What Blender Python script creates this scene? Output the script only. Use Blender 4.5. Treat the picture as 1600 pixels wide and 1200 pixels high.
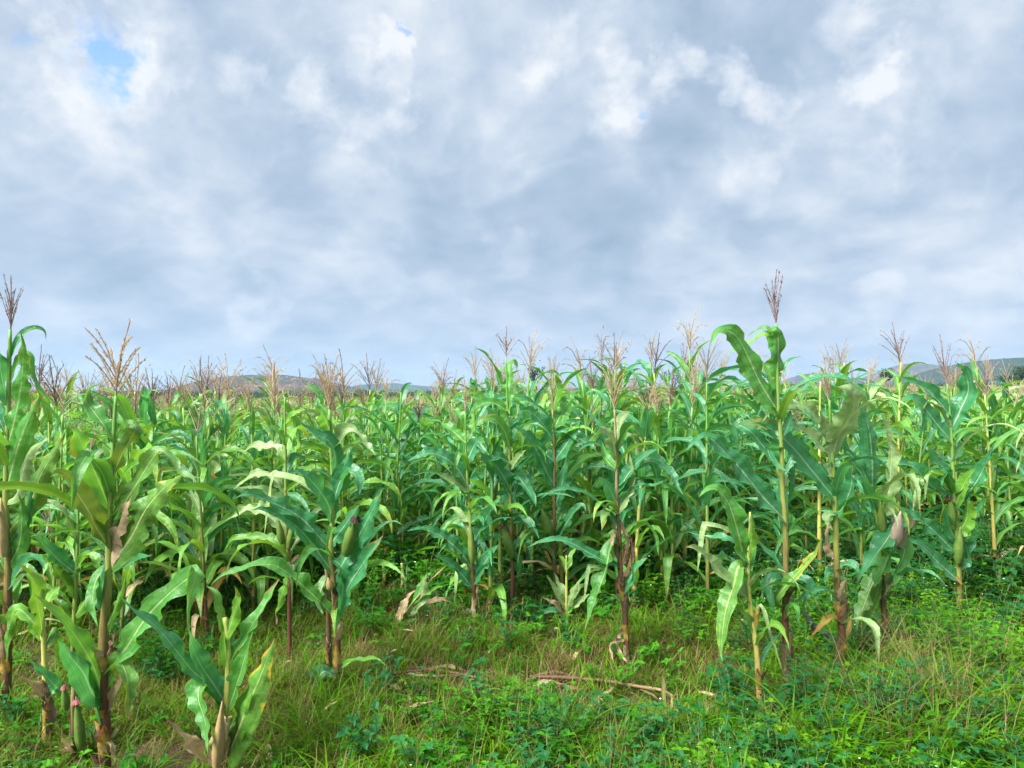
import bpy, math, random
import numpy as np
from mathutils import Vector, Matrix

for o in list(bpy.data.objects): bpy.data.objects.remove(o)
S = bpy.context.scene
R = random.Random(7)
NR = np.random.default_rng(11)

# ------------------------------------------------------------------ camera
EYE, F, HOR = 1.70, 1209.0, 610.0          # eye height (m), focal length and horizon row in photo pixels
cd = bpy.data.cameras.new('camera'); cam = bpy.data.objects.new('camera', cd); S.collection.objects.link(cam)
cd.sensor_width = 36; cd.lens = 36*F/1600; cd.shift_y = (HOR-600)/1600
cd.clip_start = 0.05; cd.clip_end = 30000
cam.location = (0, 0, EYE); cam.rotation_euler = (math.pi/2, 0, 0)
S.camera = cam
# ------------------------------------------------------------------ render, exposure
EXPO = 3.0
S.view_settings.view_transform = 'Standard'; S.view_settings.look = 'None'
S.view_settings.gamma = 1; S.view_settings.use_curve_mapping = False
S.view_settings.exposure = EXPO
S.render.engine = 'CYCLES'
c = S.cycles
c.use_denoising = True; c.max_bounces = 6; c.diffuse_bounces = 3; c.glossy_bounces = 2
c.transmission_bounces = 3; c.transparent_max_bounces = 4; c.volume_bounces = 0
c.use_adaptive_sampling = True; c.adaptive_threshold = 0.02
c.caustics_reflective = False; c.caustics_refractive = False
c.sample_clamp_indirect = 6
# ------------------------------------------------------------------ sun + cloudy sky
SUN_EL, SUN_AZ = 50, -128                    # degrees; azimuth from +Y clockwise
w = bpy.data.worlds.new('World'); S.world = w; w.use_nodes = True
w.cycles.sampling_method = 'MANUAL'; w.cycles.sample_map_resolution = 256
sl = bpy.data.lights.new('sun', 'SUN'); sun = bpy.data.objects.new('sun', sl); S.collection.objects.link(sun)
sl.energy = 1.5; sl.angle = math.radians(36); sl.color = (1, .985, .955)
_a, _e = math.radians(SUN_AZ), math.radians(SUN_EL)
sdir = Vector((math.sin(_a)*math.cos(_e), math.cos(_a)*math.cos(_e), math.sin(_e)))
sun.rotation_euler = sdir.to_track_quat('Z', 'Y').to_euler(); sun.location = (0, 0, 30)

class NT:
    """small helper for node trees"""
    def __init__(s, t): s.t = t; t.nodes.clear()
    def n(s, typ, **kw):
        nd = s.t.nodes.new(typ)
        for k, v in kw.items():
            if k in ('inp',): continue
            setattr(nd, k, v)
        for k, v in (kw.get('inp') or {}).items():
            if isinstance(v, bpy.types.NodeSocket): s.t.links.new(v, nd.inputs[k])
            else:
                if isinstance(v, tuple) and len(v) == 3 and nd.inputs[k].type == 'RGBA': v = v+(1,)
                nd.inputs[k].default_value = v
        return nd
    def m(s, op, a, b=None, c=None, clamp=False):
        d = {0: a}
        if b is not None: d[1] = b
        if c is not None: d[2] = c
        return s.n('ShaderNodeMath', operation=op, use_clamp=clamp, inp=d).outputs[0]
    def vm(s, op, a, b=None, out=0):
        d = {0: a}
        if b is not None: d[1] = b
        return s.n('ShaderNodeVectorMath', operation=op, inp=d).outputs[out]
    def mix(s, f, a, b, blend='MIX'):
        nd = s.n('ShaderNodeMix', data_type='RGBA', blend_type=blend)
        for k, v in ((0, f), (6, a), (7, b)):
            if isinstance(v, bpy.types.NodeSocket): s.t.links.new(v, nd.inputs[k])
            else: nd.inputs[k].default_value = v if k == 0 else (tuple(v)+(1,))[:4]
        return nd.outputs[2]
    def ramp(s, f, stops, interp='LINEAR'):
        nd = s.n('ShaderNodeValToRGB', inp={0: f}); r = nd.color_ramp; r.interpolation = interp
        while len(r.elements) < len(stops): r.elements.new(.5)
        for e, (p, col) in zip(r.elements, stops):
            e.position = p; e.color = (tuple(col)+(1,))[:4] if hasattr(col, '__len__') else (col, col, col, 1)
        return nd.outputs[0]
    def noise(s, vec, scale, detail=4, rough=.55, dist=0, out=0):
        d = {'Scale': scale, 'Detail': detail, 'Roughness': rough, 'Distortion': dist}
        if vec is not None: d['Vector'] = vec
        return s.n('ShaderNodeTexNoise', inp=d).outputs[out]
    def link(s, a, b): s.t.links.new(a, b)

def build_sky():
    t = NT(w.node_tree)
    sky = t.n('ShaderNodeTexSky', sky_type='NISHITA', sun_disc=False)
    sky.sun_elevation = _e; sky.sun_rotation = _a
    tc = t.n('ShaderNodeTexCoord').outputs['Generated']
    d = t.vm('NORMALIZE', tc)
    sep = t.n('ShaderNodeSeparateXYZ', inp={0: d})
    z = t.m('MAXIMUM', sep.outputs[2], 0.0)
    q = t.n('ShaderNodeCombineXYZ', inp={0: sep.outputs[0], 1: sep.outputs[1], 2: t.m('MULTIPLY', t.m('LOGARITHM', t.m('ADD', z, .13), 2.718), .52)}).outputs[0]
    n1 = t.noise(q, 3.6, 7, .55, .25)
    n2 = t.noise(q, 11, 8, .6, .3)
    n3 = t.noise(d, 3.4, 5, .5, .3)
    f = t.m('ADD', t.m('MULTIPLY', n1, .42), t.m('ADD', t.m('MULTIPLY', n2, .42), t.m('MULTIPLY', n3, .21)))
    rdg = t.m('SUBTRACT', 1.0, t.m('ABSOLUTE', t.m('MULTIPLY_ADD', t.noise(q, 5.0, 8, .55, .3), 2.0, -1.0)))
    f = t.m('ADD', f, t.m('MULTIPLY', t.m('SUBTRACT', rdg, .80), .30))
    # openings in the cloud deck, at their directions in the sky
    wob = t.vm('SUBTRACT', t.noise(d, 9, 8, .66, .2, out=1), (.5, .5, .5))
    nf = t.noise(d, 16, 8, .64, .3)
    dw = t.vm('NORMALIZE', t.vm('ADD', d, t.vm('MULTIPLY', wob, (.16, .16, .16))))
    def spots(lst):
        tot = None
        for px, py, r, a in lst:
            v = Vector(((px-800)/F, 1, (HOR-py)/F)).normalized()
            k = 2*(F/(r*.72))**2
            dt = t.vm('DOT_PRODUCT', dw, tuple(v), out=1)
            s = t.m('MULTIPLY_ADD', dt, k, 1-k, clamp=True)
            s = t.m('MULTIPLY', s, a)
            tot = s if tot is None else t.m('ADD', tot, s)
        return tot
    br = spots([(585, 90, 60, .48), (630, 112, 48, .62), (605, 165, 55, .45), (545, 180, 60, .4), (480, 142, 65, .55), (375, 125, 55, .5),
                (60, 18, 80, .6), (95, 115, 110, .55), (215, 120, 90, .6), (255, 40, 130, .5), (140, 265, 110, .35), (1055, 118, 60, .75),
                (1135, 122, 60, .65), (1190, 168, 65, .8), (1240, 118, 50, .55), (1362, 112, 60, .62), (1350, 20, 70, .4), (990, 190, 70, .6),
                (850, 75, 80, .6), (955, 110, 65, .55), (1190, 272, 75, .4), (1340, 288, 95, .3), (810, 392, 80, .38), (1370, 455, 60, .5),
                (390, 478, 60, .45), (690, 510, 90, .3), (1560, 470, 120, .35), (1440, 50, 160, .3), (1380, 230, 120, .3), (560, 230, 130, .25)])
    dk = spots([(720, 230, 330, .5), (860, 300, 200, .35), (1130, 60, 200, .3), (930, 470, 200, .3), (1540, 180, 200, .35), (230, 330, 300, .3),
                (300, 520, 220, .25), (1330, 490, 220, .25)])
    hb = spots([(105, 62, 85, .9), (150, 95, 75, .8), (200, 96, 60, .9), (2, 66, 26, .6), (1350, 92, 20, .9), (1012, 192, 20, .8), (634, 88, 16, .8), (1000, 18, 30, .5)])
    rd2 = t.m('SUBTRACT', 1.0, t.m('ABSOLUTE', t.m('MULTIPLY_ADD', t.noise(d, 8.5, 7, .6, .3), 3.0, -1.5)), clamp=True)
    detail = t.m('ADD', .12, t.m('ADD', t.m('MULTIPLY', t.m('SUBTRACT', nf, .45), 3.2), t.m('MULTIPLY', t.m('POWER', rd2, 2.0), 1.25)))
    e = t.m('MULTIPLY', t.m('SUBTRACT', t.m('MULTIPLY', br, detail), .14), 1.05, clamp=True)
    f = t.m('ADD', f, t.m('MULTIPLY', e, .21))
    f = t.m('SUBTRACT', f, t.m('MULTIPLY', dk, .06))
    f = t.m('ADD', f, .022)
    G = 1/(0.1*2**EXPO)
    cl = t.ramp(f, [(.37, (.335, .455, .58)), (.45, (.395, .515, .66)), (.53, (.48, .59, .735)), (.62, (.62, .71, .83)), (.78, (.91, .94, .98))])
    # thick low cloud towards the horizon, a little bluer and flatter
    low = t.m('MULTIPLY', t.m('SUBTRACT', 1.0, t.m('MULTIPLY', z, 5.5, clamp=True)), .55)
    cl = t.mix(low, cl, t.mix(t.m('MULTIPLY', t.m('SUBTRACT', n2, .36), 4, clamp=True), (.47, .62, .79), (.66, .76, .89)))
    cl = t.vm('MULTIPLY', cl, (G, G, G))
    hole = t.m('MULTIPLY', t.m('MULTIPLY', hb, 1.0, clamp=True), t.m('MULTIPLY', t.m('SUBTRACT', t.m('ADD', t.m('MULTIPLY', nf, .6), t.m('MULTIPLY', n2, .4)), .47), 9, clamp=True), clamp=True)
    blue = t.vm('MULTIPLY', sky.outputs[0], (.20, .30, .36))
    col = t.mix(t.m('MULTIPLY', hole, .8), cl, blue)
    bg = t.n('ShaderNodeBackground', inp={'Color': col, 'Strength': .1})
    out = t.n('ShaderNodeOutputWorld'); t.link(bg.outputs[0], out.inputs[0])
build_sky()

# ------------------------------------------------------------------ helpers
COL = S.collection
def tag(o, label=None, cat=None, group=None, kind=None):
    for k, v in (('label', label), ('category', cat), ('group', group), ('kind', kind)):
        if v: o[k] = v
    return o
def mesh(name, V, Fc, uv=None, mats=(), fm=None, smooth=True):
    me = bpy.data.meshes.new(name)
    me.from_pydata([tuple(v) for v in V], [], Fc)
    if uv is not None:
        l = me.uv_layers.new(name='UVMap')
        idx = np.empty(len(me.loops), dtype=np.int32); me.loops.foreach_get('vertex_index', idx)
        l.data.foreach_set('uv', np.asarray(uv, dtype=np.float32)[idx].ravel())
    for m in (mats if isinstance(mats, (list, tuple)) else [mats]): me.materials.append(m)
    if fm is not None: me.polygons.foreach_set('material_index', np.asarray(fm, dtype=np.int32))
    if smooth: me.polygons.foreach_set('use_smooth', np.ones(len(me.polygons), dtype=bool))
    me.update()
    return me
def obj(name, me, parent=None, loc=None):
    o = bpy.data.objects.new(name, me); COL.objects.link(o)
    if parent: o.parent = parent
    if loc is not None: o.location = loc
    return o
def empty(name, loc):
    o = bpy.data.objects.new(name, None); COL.objects.link(o); o.location = loc; o.empty_display_size = .1
    return o
def smooth(a, b, x): t = min(1, max(0, (x-a)/(b-a))); return t*t*(3-2*t)
def gz(x, y):
    """ground height"""
    b = .03*math.sin(x*2.1+.7*y)+.025*math.sin(y*2.9-1.3*x)+.012*math.sin(6.3*x+5.1*y)
    k = 1-smooth(12, 40, y)
    far = smooth(10, 60, y)*(max(0, x)*.013) if x < 120 else smooth(10, 60, y)*1.56
    rise = -1.0*smooth(9, 60, y)*smooth(-3, 12, -x)
    return b*k + min(far, 1.5) + rise
def P(px, py, d):
    return Vector(((px-800)/F*d, d, EYE-(py-HOR)/F*d))
def foot_depth(py):
    return F*EYE/(py-HOR)
def ground_at(px, py):
    d = foot_depth(py); x = (px-800)/F*d
    return Vector((x, d, gz(x, d)))

# ------------------------------------------------------------------ materials
def newmat(name):
    m = bpy.data.materials.new(name); m.use_nodes = True
    return m, NT(m.node_tree)
def finish(t, bsdf, transl=None, tf=.3):
    out = t.n('ShaderNodeOutputMaterial')
    if transl is not None:
        tb = t.n('ShaderNodeBsdfTranslucent', inp={'Color': transl})
        mx = t.n('ShaderNodeMixShader', inp={0: tf, 1: bsdf.outputs[0], 2: tb.outputs[0]})
        t.link(mx.outputs[0], out.inputs[0])
    else: t.link(bsdf.outputs[0], out.inputs[0])

def leaf_mat(name, ca, cb, rib, yel=0., ycol=(.56, .44, .05), dry=0., dcol=(.30, .17, .07), tr=(.16, .34, .02), tf=.3, rough=.42, rnd=.5):
    m, t = newmat(name)
    uv = t.n('ShaderNodeUVMap').outputs[0]
    s = t.n('ShaderNodeSeparateXYZ', inp={0: uv})
    rn = t.n('ShaderNodeObjectInfo').outputs['Random']
    pos = t.n('ShaderNodeTexCoord').outputs['Object']
    off = t.n('ShaderNodeCombineXYZ', inp={0: t.m('MULTIPLY', rn, 37.0), 1: t.m('MULTIPLY', rn, 91.0), 2: 0.0}).outputs[0]
    p2 = t.vm('ADD', pos, off)
    n1 = t.noise(p2, 7, 4, .6)
    n2 = t.noise(p2, 30, 3, .6)
    edge = t.m('ABSOLUTE', t.m('MULTIPLY_ADD', s.outputs[0], 2.0, -1.0))
    f = t.m('ADD', t.m('MULTIPLY', t.m('SUBTRACT', n1, .3), 1.3), t.m('MULTIPLY', t.m('SUBTRACT', rn, .5), rnd), clamp=True)
    col = t.mix(f, ca, cb)
    # parallel veins
    str_v = t.n('ShaderNodeCombineXYZ', inp={0: t.m('MULTIPLY', s.outputs[0], 26.0), 1: t.m('MULTIPLY', s.outputs[1], 1.2), 2: rn}).outputs[0]
    vn = t.noise(str_v, 1.6, 2, .5)
    col = t.mix(t.m('MULTIPLY', t.m('SUBTRACT', vn, .38), 1.5, clamp=True), col, t.mix(.5, cb, rib))
    if yel > 0:
        a = t.m('MULTIPLY', edge, .55); a = t.m('ADD', a, t.m('MULTIPLY', s.outputs[1], .75)); a = t.m('ADD', a, t.m('MULTIPLY', t.m('SUBTRACT', n1, .5), 1.6))
        a = t.m('ADD', a, t.m('MULTIPLY', t.m('SUBTRACT', rn, .5), .5))
        ym = t.m('MULTIPLY', t.m('SUBTRACT', a, 1.45-.75*yel), 5.0, clamp=True)
        col = t.mix(ym, col, ycol)
    # midrib
    rw = t.m('MULTIPLY_ADD', s.outputs[1], -.075, .105)
    rm = t.m('MULTIPLY', t.m('SUBTRACT', rw, edge), 28.0, clamp=True)
    col = t.mix(t.m('MULTIPLY', rm, .88), col, rib)
    if dry > 0:
        a = t.m('ADD', t.m('MULTIPLY', s.outputs[1], .9), t.m('MULTIPLY', edge, .32)); a = t.m('ADD', a, t.m('MULTIPLY', t.m('SUBTRACT', n1, .5), 1.3))
        a = t.m('ADD', a, t.m('MULTIPLY', t.m('SUBTRACT', rn, .5), .45))
        dm = t.m('MULTIPLY', t.m('SUBTRACT', a, 1.42-1.0*dry), 5.0, clamp=True)
        dc = t.mix(n2, dcol, tuple(x*.45 for x in dcol))
        col = t.mix(dm, col, dc)
    col = t.mix(t.m('MULTIPLY', t.m('SUBTRACT', n2, .56), 1.6, clamp=True), col, tuple(x*.5+.03 for x in ca))
    n5 = t.noise(p2, 85, 2, .5)
    col = t.mix(t.m('MULTIPLY', t.m('MULTIPLY', t.m('SUBTRACT', n5, .66), 14, clamp=True), t.m('MULTIPLY', t.m('SUBTRACT', n1, .42), 5, clamp=True)), col, (.30, .20, .05))
    bmp = t.n('ShaderNodeBump', inp={'Strength': .35, 'Distance': .004, 'Height': t.m('ADD', vn, t.m('MULTIPLY', n2, .4))})
    bm2 = t.n('ShaderNodeBump', inp={'Strength': .8, 'Distance': .02, 'Height': t.noise(p2, 16, 2, .5), 'Normal': bmp.outputs[0]})
    b = t.n('ShaderNodeBsdfPrincipled', inp={'Base Color': col, 'Roughness': t.m('MULTIPLY_ADD', n1, .25, rough-.14), 'Normal': bm2.outputs[0], 'Specular IOR Level': .6, 'Sheen Weight': .05, 'Sheen Roughness': .5, 'Sheen Tint': (.75, .95, .9, 1)})
    trc = t.mix(.45, tr, col)
    finish(t, b, trc, tf)
    return m
LM = {
 'g': leaf_mat('maize_leaf_green', (.028, .235, .022), (.095, .42, .045), (.50, .60, .28), yel=.32, dry=.18, tr=(.28, .58, .02), tf=.42),
 't': leaf_mat('maize_leaf_blue_green', (.010, .19, .055), (.045, .355, .115), (.44, .58, .38), yel=.14, dry=.14, tr=(.14, .50, .05), tf=.40, rough=.34),
 'l': leaf_mat('maize_leaf_bright_green', (.075, .30, .012), (.17, .44, .022), (.46, .55, .24), yel=.35, dry=.1, tr=(.28, .46, .02), tf=.38),
 'p': leaf_mat('maize_leaf_pale_green', (.20, .36, .10), (.34, .48, .18), (.56, .62, .36), yel=.25, dry=.16, tr=(.28, .42, .06), tf=.32),
 'y': leaf_mat('maize_leaf_yellowing', (.045, .22, .018), (.12, .35, .03), (.52, .58, .24), yel=.48, ycol=(.66, .46, .03), dry=.30, dcol=(.42, .17, .05), tr=(.4, .4, .02), tf=.32),
 'o': leaf_mat('maize_leaf_orange', (.40, .27, .03), (.48, .30, .06), (.55, .42, .16), yel=.8, ycol=(.50, .20, .03), dry=.5, dcol=(.38, .13, .04), tr=(.5, .3, .03), tf=.3, rough=.6),
 'd': leaf_mat('maize_leaf_dry', (.40, .27, .13), (.58, .44, .25), (.62, .5, .3), yel=0, dry=.3, dcol=(.26, .14, .075), tr=(.42, .26, .1), tf=.2, rough=.75),
 'k': leaf_mat('husk_leaf_pink', (.50, .34, .27), (.66, .52, .42), (.62, .5, .38), yel=0, dry=.2, dcol=(.45, .25, .15), tr=(.6, .4, .3), tf=.2, rough=.7),
 'b': leaf_mat('maize_sheath_brown', (.085, .045, .022), (.20, .115, .05), (.28, .18, .09), yel=0, dry=.3, dcol=(.12, .05, .03), tr=(.2, .1, .03), tf=.1, rough=.8),
}
def stalk_mat(name, lo, mid, hi, thr):
    m, t = newmat(name)
    s = t.n('ShaderNodeSeparateXYZ', inp={0: t.n('ShaderNodeUVMap').outputs[0]})
    pos = t.n('ShaderNodeTexCoord').outputs['Object']; rn = t.n('ShaderNodeObjectInfo').outputs['Random']
    pp = t.vm('ADD', t.vm('MULTIPLY', pos, (60, 60, 7)), t.n('ShaderNodeCombineXYZ', inp={0: t.m('MULTIPLY', rn, 50.0), 1: 0.0, 2: 0.0}).outputs[0])
    n = t.noise(pp, 1, 5, .62)
    a = t.m('ADD', s.outputs[1], t.m('MULTIPLY', t.m('SUBTRACT', n, .5), .5))
    col = t.ramp(a, [(max(0, thr-.18), lo), (thr, tuple((x+y)/2 for x, y in zip(lo, mid))), (thr+.10, mid), (.95, hi)])
    n2 = t.noise(t.vm('MULTIPLY', pos, (260, 260, 14)), 1, 3, .6)
    col = t.mix(t.m('MULTIPLY', t.m('SUBTRACT', n2, .5), 2.0, clamp=True), col, tuple(x*.35 for x in lo))
    b = t.n('ShaderNodeBsdfPrincipled', inp={'Base Color': col, 'Roughness': .6,
        'Normal': t.n('ShaderNodeBump', inp={'Strength': .6, 'Distance': .004, 'Height': n2}).outputs[0]})
    finish(t, b); return m
SM = {'g': stalk_mat('maize_stalk_green', (.16, .09, .033), (.25, .31, .055), (.13, .32, .045), .16),
      'b': stalk_mat('maize_stalk_brown_base', (.13, .052, .026), (.27, .29, .055), (.13, .32, .045), .42),
      'd': stalk_mat('maize_stalk_dead', (.11, .05, .025), (.19, .11, .05), (.33, .24, .12), .45),
      'y': stalk_mat('maize_stalk_yellow', (.34, .19, .06), (.52, .46, .11), (.40, .48, .10), .25)}
def simple(name, ca, cb, scale=30, rough=.7, tr=None, tf=.25, rnd=.6, bump=0, spec=.5, patch=None):
    m, t = newmat(name)
    pos = t.n('ShaderNodeTexCoord').outputs['Object']; rn = t.n('ShaderNodeObjectInfo').outputs['Random']
    n = t.noise(pos, scale, 4, .6)
    f = t.m('ADD', t.m('MULTIPLY', t.m('SUBTRACT', n, .3), 1.6), t.m('MULTIPLY', t.m('SUBTRACT', rn, .5), rnd), clamp=True)
    col = t.mix(f, ca, cb)
    if patch:
        wp_ = t.n('ShaderNodeNewGeometry').outputs['Position']
        col = t.mix(t.m('MULTIPLY', t.m('SUBTRACT', t.noise(wp_, 1.7, 4, .6), .50), 5, clamp=True), col, patch)
    d = {'Base Color': col, 'Roughness': rough, 'Specular IOR Level': spec}
    if bump: d['Normal'] = t.n('ShaderNodeBump', inp={'Strength': bump, 'Distance': .01, 'Height': n}).outputs[0]
    b = t.n('ShaderNodeBsdfPrincipled', inp=d)
    finish(t, b, tr, tf); return m
M_tassel = simple('tassel_tan', (.42, .32, .20), (.66, .55, .37), 40, .8, tr=(.6, .42, .25), tf=.35)
M_tassel_dark = simple('tassel_purple_brown', (.22, .14, .12), (.42, .30, .25), 40, .8, tr=(.35, .2, .15), tf=.25)
M_husk = simple('ear_husk_green', (.10, .20, .03), (.24, .30, .06), 25, .55, tr=(.2, .3, .03), tf=.12, bump=.3)
M_husk_pale = simple('ear_husk_pale', (.52, .36, .28), (.66, .52, .42), 30, .7, bump=.3)
M_husk_dry = simple('ear_husk_dry', (.33, .22, .09), (.48, .36, .17), 25, .7, bump=.3)
M_silk = simple('silk_dark_brown', (.035, .014, .012), (.09, .035, .025), 60, .8)
M_silk_pink = simple('silk_pink', (.34, .075, .11), (.48, .16, .17), 60, .7)
M_grass = simple('fine_grass', (.055, .115, .006), (.165, .165, .022), 3, .6, tr=(.18, .22, .012), tf=.32, rnd=.9, spec=.15, patch=(.19, .15, .045))
M_grass2 = simple('green_grass', (.042, .17, .003), (.15, .32, .006), 3, .5, tr=(.22, .42, .01), tf=.38, rnd=.9, spec=.15, patch=(.075, .19, .006))
M_straw = simple('straw', (.20, .13, .055), (.40, .29, .14), 12, .8, tr=(.4, .28, .12), tf=.2, rnd=.8, spec=.15)
M_weed = simple('weed_leaf', (.024, .15, .006), (.085, .29, .010), 14, .5, tr=(.12, .36, .01), tf=.34, rnd=1.0, spec=.15)
M_weed2 = simple('weed_leaf_bluish', (.013, .095, .024), (.038, .17, .038), 14, .45, tr=(.07, .30, .04), tf=.25, rnd=.8, spec=.15)
M_weed3 = simple('weed_leaf_bright', (.08, .27, .008), (.18, .40, .014), 14, .5, tr=(.34, .62, .01), tf=.4, rnd=.8, spec=.15)
M_stem = simple('weed_stem', (.09, .18, .03), (.17, .17, .06), 20, .6)
M_flower = simple('weed_flower', (.78, .78, .72), (.85, .84, .80), 20, .6)
M_bark = simple('tree_bark', (.05, .037, .028), (.12, .09, .065), 8, .9, bump=.5)
M_crown = simple('tree_foliage', (.022, .060, .020), (.055, .115, .030), 1.2, .6, tr=(.06, .14, .02), tf=.2)
M_hose = simple('black_hose', (.008, .009, .011), (.02, .022, .026), 30, .55)
M_rag = simple('pale_plastic', (.42, .50, .52), (.62, .68, .70), 30, .5)

# ground
def ground_mat():
    m, t = newmat('soil_and_turf')
    pos = t.n('ShaderNodeTexCoord').outputs['Object']
    n = t.noise(pos, 1.3, 6, .62); n2 = t.noise(pos, 14, 6, .68); n3 = t.noise(pos, .03, 5, .6); n4 = t.noise(pos, 90, 3, .6)
    soil = t.mix(n2, (.04, .024, .014), (.12, .066, .038))
    litter = t.mix(t.m('MULTIPLY', t.m('SUBTRACT', n4, .54), 5, clamp=True), soil, (.27, .19, .10))
    near = t.mix(t.m('MULTIPLY', t.m('SUBTRACT', n, .46), 5, clamp=True), litter, t.mix(n2, (.028, .055, .012), (.075, .11, .028)))
    far = t.mix(n3, (.035, .085, .02), (.11, .12, .045))
    y = t.n('ShaderNodeSeparateXYZ', inp={0: pos}).outputs[1]
    ff = t.m('MULTIPLY', t.m('SUBTRACT', y, 25.0), .02, clamp=True)
    col = t.mix(ff, near, far)
    b = t.n('ShaderNodeBsdfPrincipled', inp={'Base Color': col, 'Roughness': .95, 'Specular IOR Level': .15,
        'Normal': t.n('ShaderNodeBump', inp={'Strength': .9, 'Distance': .03, 'Height': t.m('ADD', n2, t.m('MULTIPLY', n4, .4))}).outputs[0]})
    finish(t, b); return m
def build_ground():
    ys = list(np.arange(-6, 2, 1.0))+list(np.arange(2, 14, .12))+list(np.arange(14, 40, 1.0))+[40*1.13**i for i in range(44)]
    ys = [y for y in ys if y < 4400]+[4400]
    us = list(np.linspace(-1, 1, 150))
    V, Fc = [], []
    for y in ys:
        hw = max(12, abs(y)*1.0)
        for u in us:
            x = u*hw; V.append((x, y, gz(x, y) if y < 400 else min(1.5, gz(x, 400))))
    nu = len(us)
    for j in range(len(ys)-1):
        for i in range(nu-1):
            Fc.append((j*nu+i, j*nu+i+1, (j+1)*nu+i+1, (j+1)*nu+i))
    tag(obj('ground', mesh('ground', V, Fc, None, ground_mat())), kind='structure')
build_ground()

# hills
def hill_mat(name, green, brown, mixb):
    m, t = newmat(name)
    pos = t.n('ShaderNodeTexCoord').outputs['Object']
    n = t.noise(pos, .012, 6, .65); n2 = t.noise(pos, .06, 5, .7); n3 = t.noise(pos, .15, 3, .6)
    col = t.mix(t.m('MULTIPLY', t.m('SUBTRACT', n, .5-mixb), 6, clamp=True), green, brown)
    col = t.mix(t.m('MULTIPLY', t.m('SUBTRACT', n2, .52), 7, clamp=True), col, tuple(x*.4 for x in green))
    col = t.mix(t.m('MULTIPLY', n3, .5), col, tuple(x*.7 for x in brown))
    b = t.n('ShaderNodeBsdfPrincipled', inp={'Base Color': col, 'Roughness': 1, 'Specular IOR Level': 0,
        'Normal': t.n('ShaderNodeBump', inp={'Strength': 1.0, 'Distance': 6, 'Height': n2}).outputs[0]})
    finish(t, b); return m
def hill(prof, dist, depth, mat, label, seed):
    """prof: crest line as photo (px, py); built as a real ridge dist metres away"""
    rr = np.random.default_rng(seed)
    pxs = np.linspace(prof[0][0], prof[-1][0], 110)
    pys = np.interp(pxs, [p[0] for p in prof], [p[1] for p in prof])
    nd = 22; V, Fc = [], []
    ph = rr.uniform(0, 6.28, 12)
    for j in range(nd):
        t = j/(nd-1); y = dist+(t-.5)*depth
        prof_t = math.sin(math.pi*min(1, t*1.0))**.8
        for i, px in enumerate(pxs):
            x = (px-800)/F*dist
            h = max(0, (HOR-pys[i])/F*dist+EYE+2)
            rough = sum(math.sin(x*k*.006+ph[q]+t*k*.9)*math.cos(y*k*.004+ph[q+5]) / k for q, k in enumerate((2, 4, 7, 13, 23)))
            z = h*prof_t + rough*h*.16*prof_t*(1-.7*math.exp(-((t-.5)/.12)**2)) + rr.normal()*h*.010
            V.append((x, y, z-2))
    n = len(pxs)
    for j in range(nd-1):
        for i in range(n-1): Fc.append((j*n+i, j*n+i+1, (j+1)*n+i+1, (j+1)*n+i))
    o = obj('hill', mesh('hill', V, Fc, None, mat)); tag(o, kind='structure'); o['label'] = label
HM1 = hill_mat('hill_scrub_rock', (.016, .04, .024), (.15, .082, .062), .05)
HM2 = hill_mat('hill_scrub', (.02, .052, .024), (.06, .062, .04), -.06)
hill([(300, 622), (325, 606), (345, 594), (362, 588), (378, 589), (392, 586), (410, 588), (440, 586), (470, 590), (500, 594), (530, 601), (555, 612), (585, 622)], 1500, 500, HM1, 'scrubby rocky hill rising behind the left side of the field', 1)
hill([(-140, 620), (60, 618), (180, 614), (240, 610), (300, 612), (380, 616), (440, 624)], 2300, 700, HM2, 'low far ridge left of the rocky hill', 2)
hill([(480, 622), (530, 607), (575, 601), (620, 599), (650, 602), (700, 606), (760, 610), (840, 622)], 2900, 900, HM2, 'blue far ridge right of the rocky hill', 3)
hill([(1190, 622), (1215, 608), (1240, 594), (1262, 584), (1285, 583), (1310, 592), (1340, 604), (1370, 620)], 2200, 600, HM1, 'rounded hazy hill behind the tall tasselled maize plant', 4)
hill([(1340, 622), (1390, 580), (1410, 570), (1430, 567), (1452, 570), (1475, 580), (1540, 620)], 2500, 700, HM1, 'small purple hill left of the long green ridge', 5)
hill([(1380, 622), (1440, 592), (1490, 571), (1530, 563), (1580, 559), (1640, 557), (1720, 560), (1820, 580), (1900, 620)], 1300, 500, HM2, 'long green wooded ridge at the right of the horizon', 6)

# ------------------------------------------------------------------ maize: leaves, stalks, tassels, ears
def catmull(pts, n):
    pts = [Vector(p) for p in pts]
    if len(pts) == 2: pts = [pts[0], (pts[0]+pts[1])/2+Vector((0, 0, .004)), pts[1]]
    p = [2*pts[0]-pts[1]]+pts+[2*pts[-1]-pts[-2]]
    dense = []
    for i in range(1, len(p)-2):
        for k in range(12):
            t = k/12; a, b, cc, d = p[i-1], p[i], p[i+1], p[i+2]
            dense.append(.5*((2*b)+(cc-a)*t+(2*a-5*b+4*cc-d)*t*t+(3*b-a-3*cc+d)*t**3))
    dense.append(p[-2])
    A = np.array([tuple(v) for v in dense]); s = np.r_[0, np.cumsum(np.linalg.norm(np.diff(A, axis=0), axis=1))]
    tt = np.linspace(0, s[-1], n)
    return np.stack([np.interp(tt, s, A[:, k]) for k in range(3)], 1), s[-1]
def unit(a): return a/(np.linalg.norm(a, axis=-1, keepdims=True)+1e-9)
def wprof(s):
    return np.where(s < .25, .52+.48*np.sin(s/.25*math.pi/2), np.clip(1-(np.maximum(s-.36, 0)/.64)**1.75, 0, 1))
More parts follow.
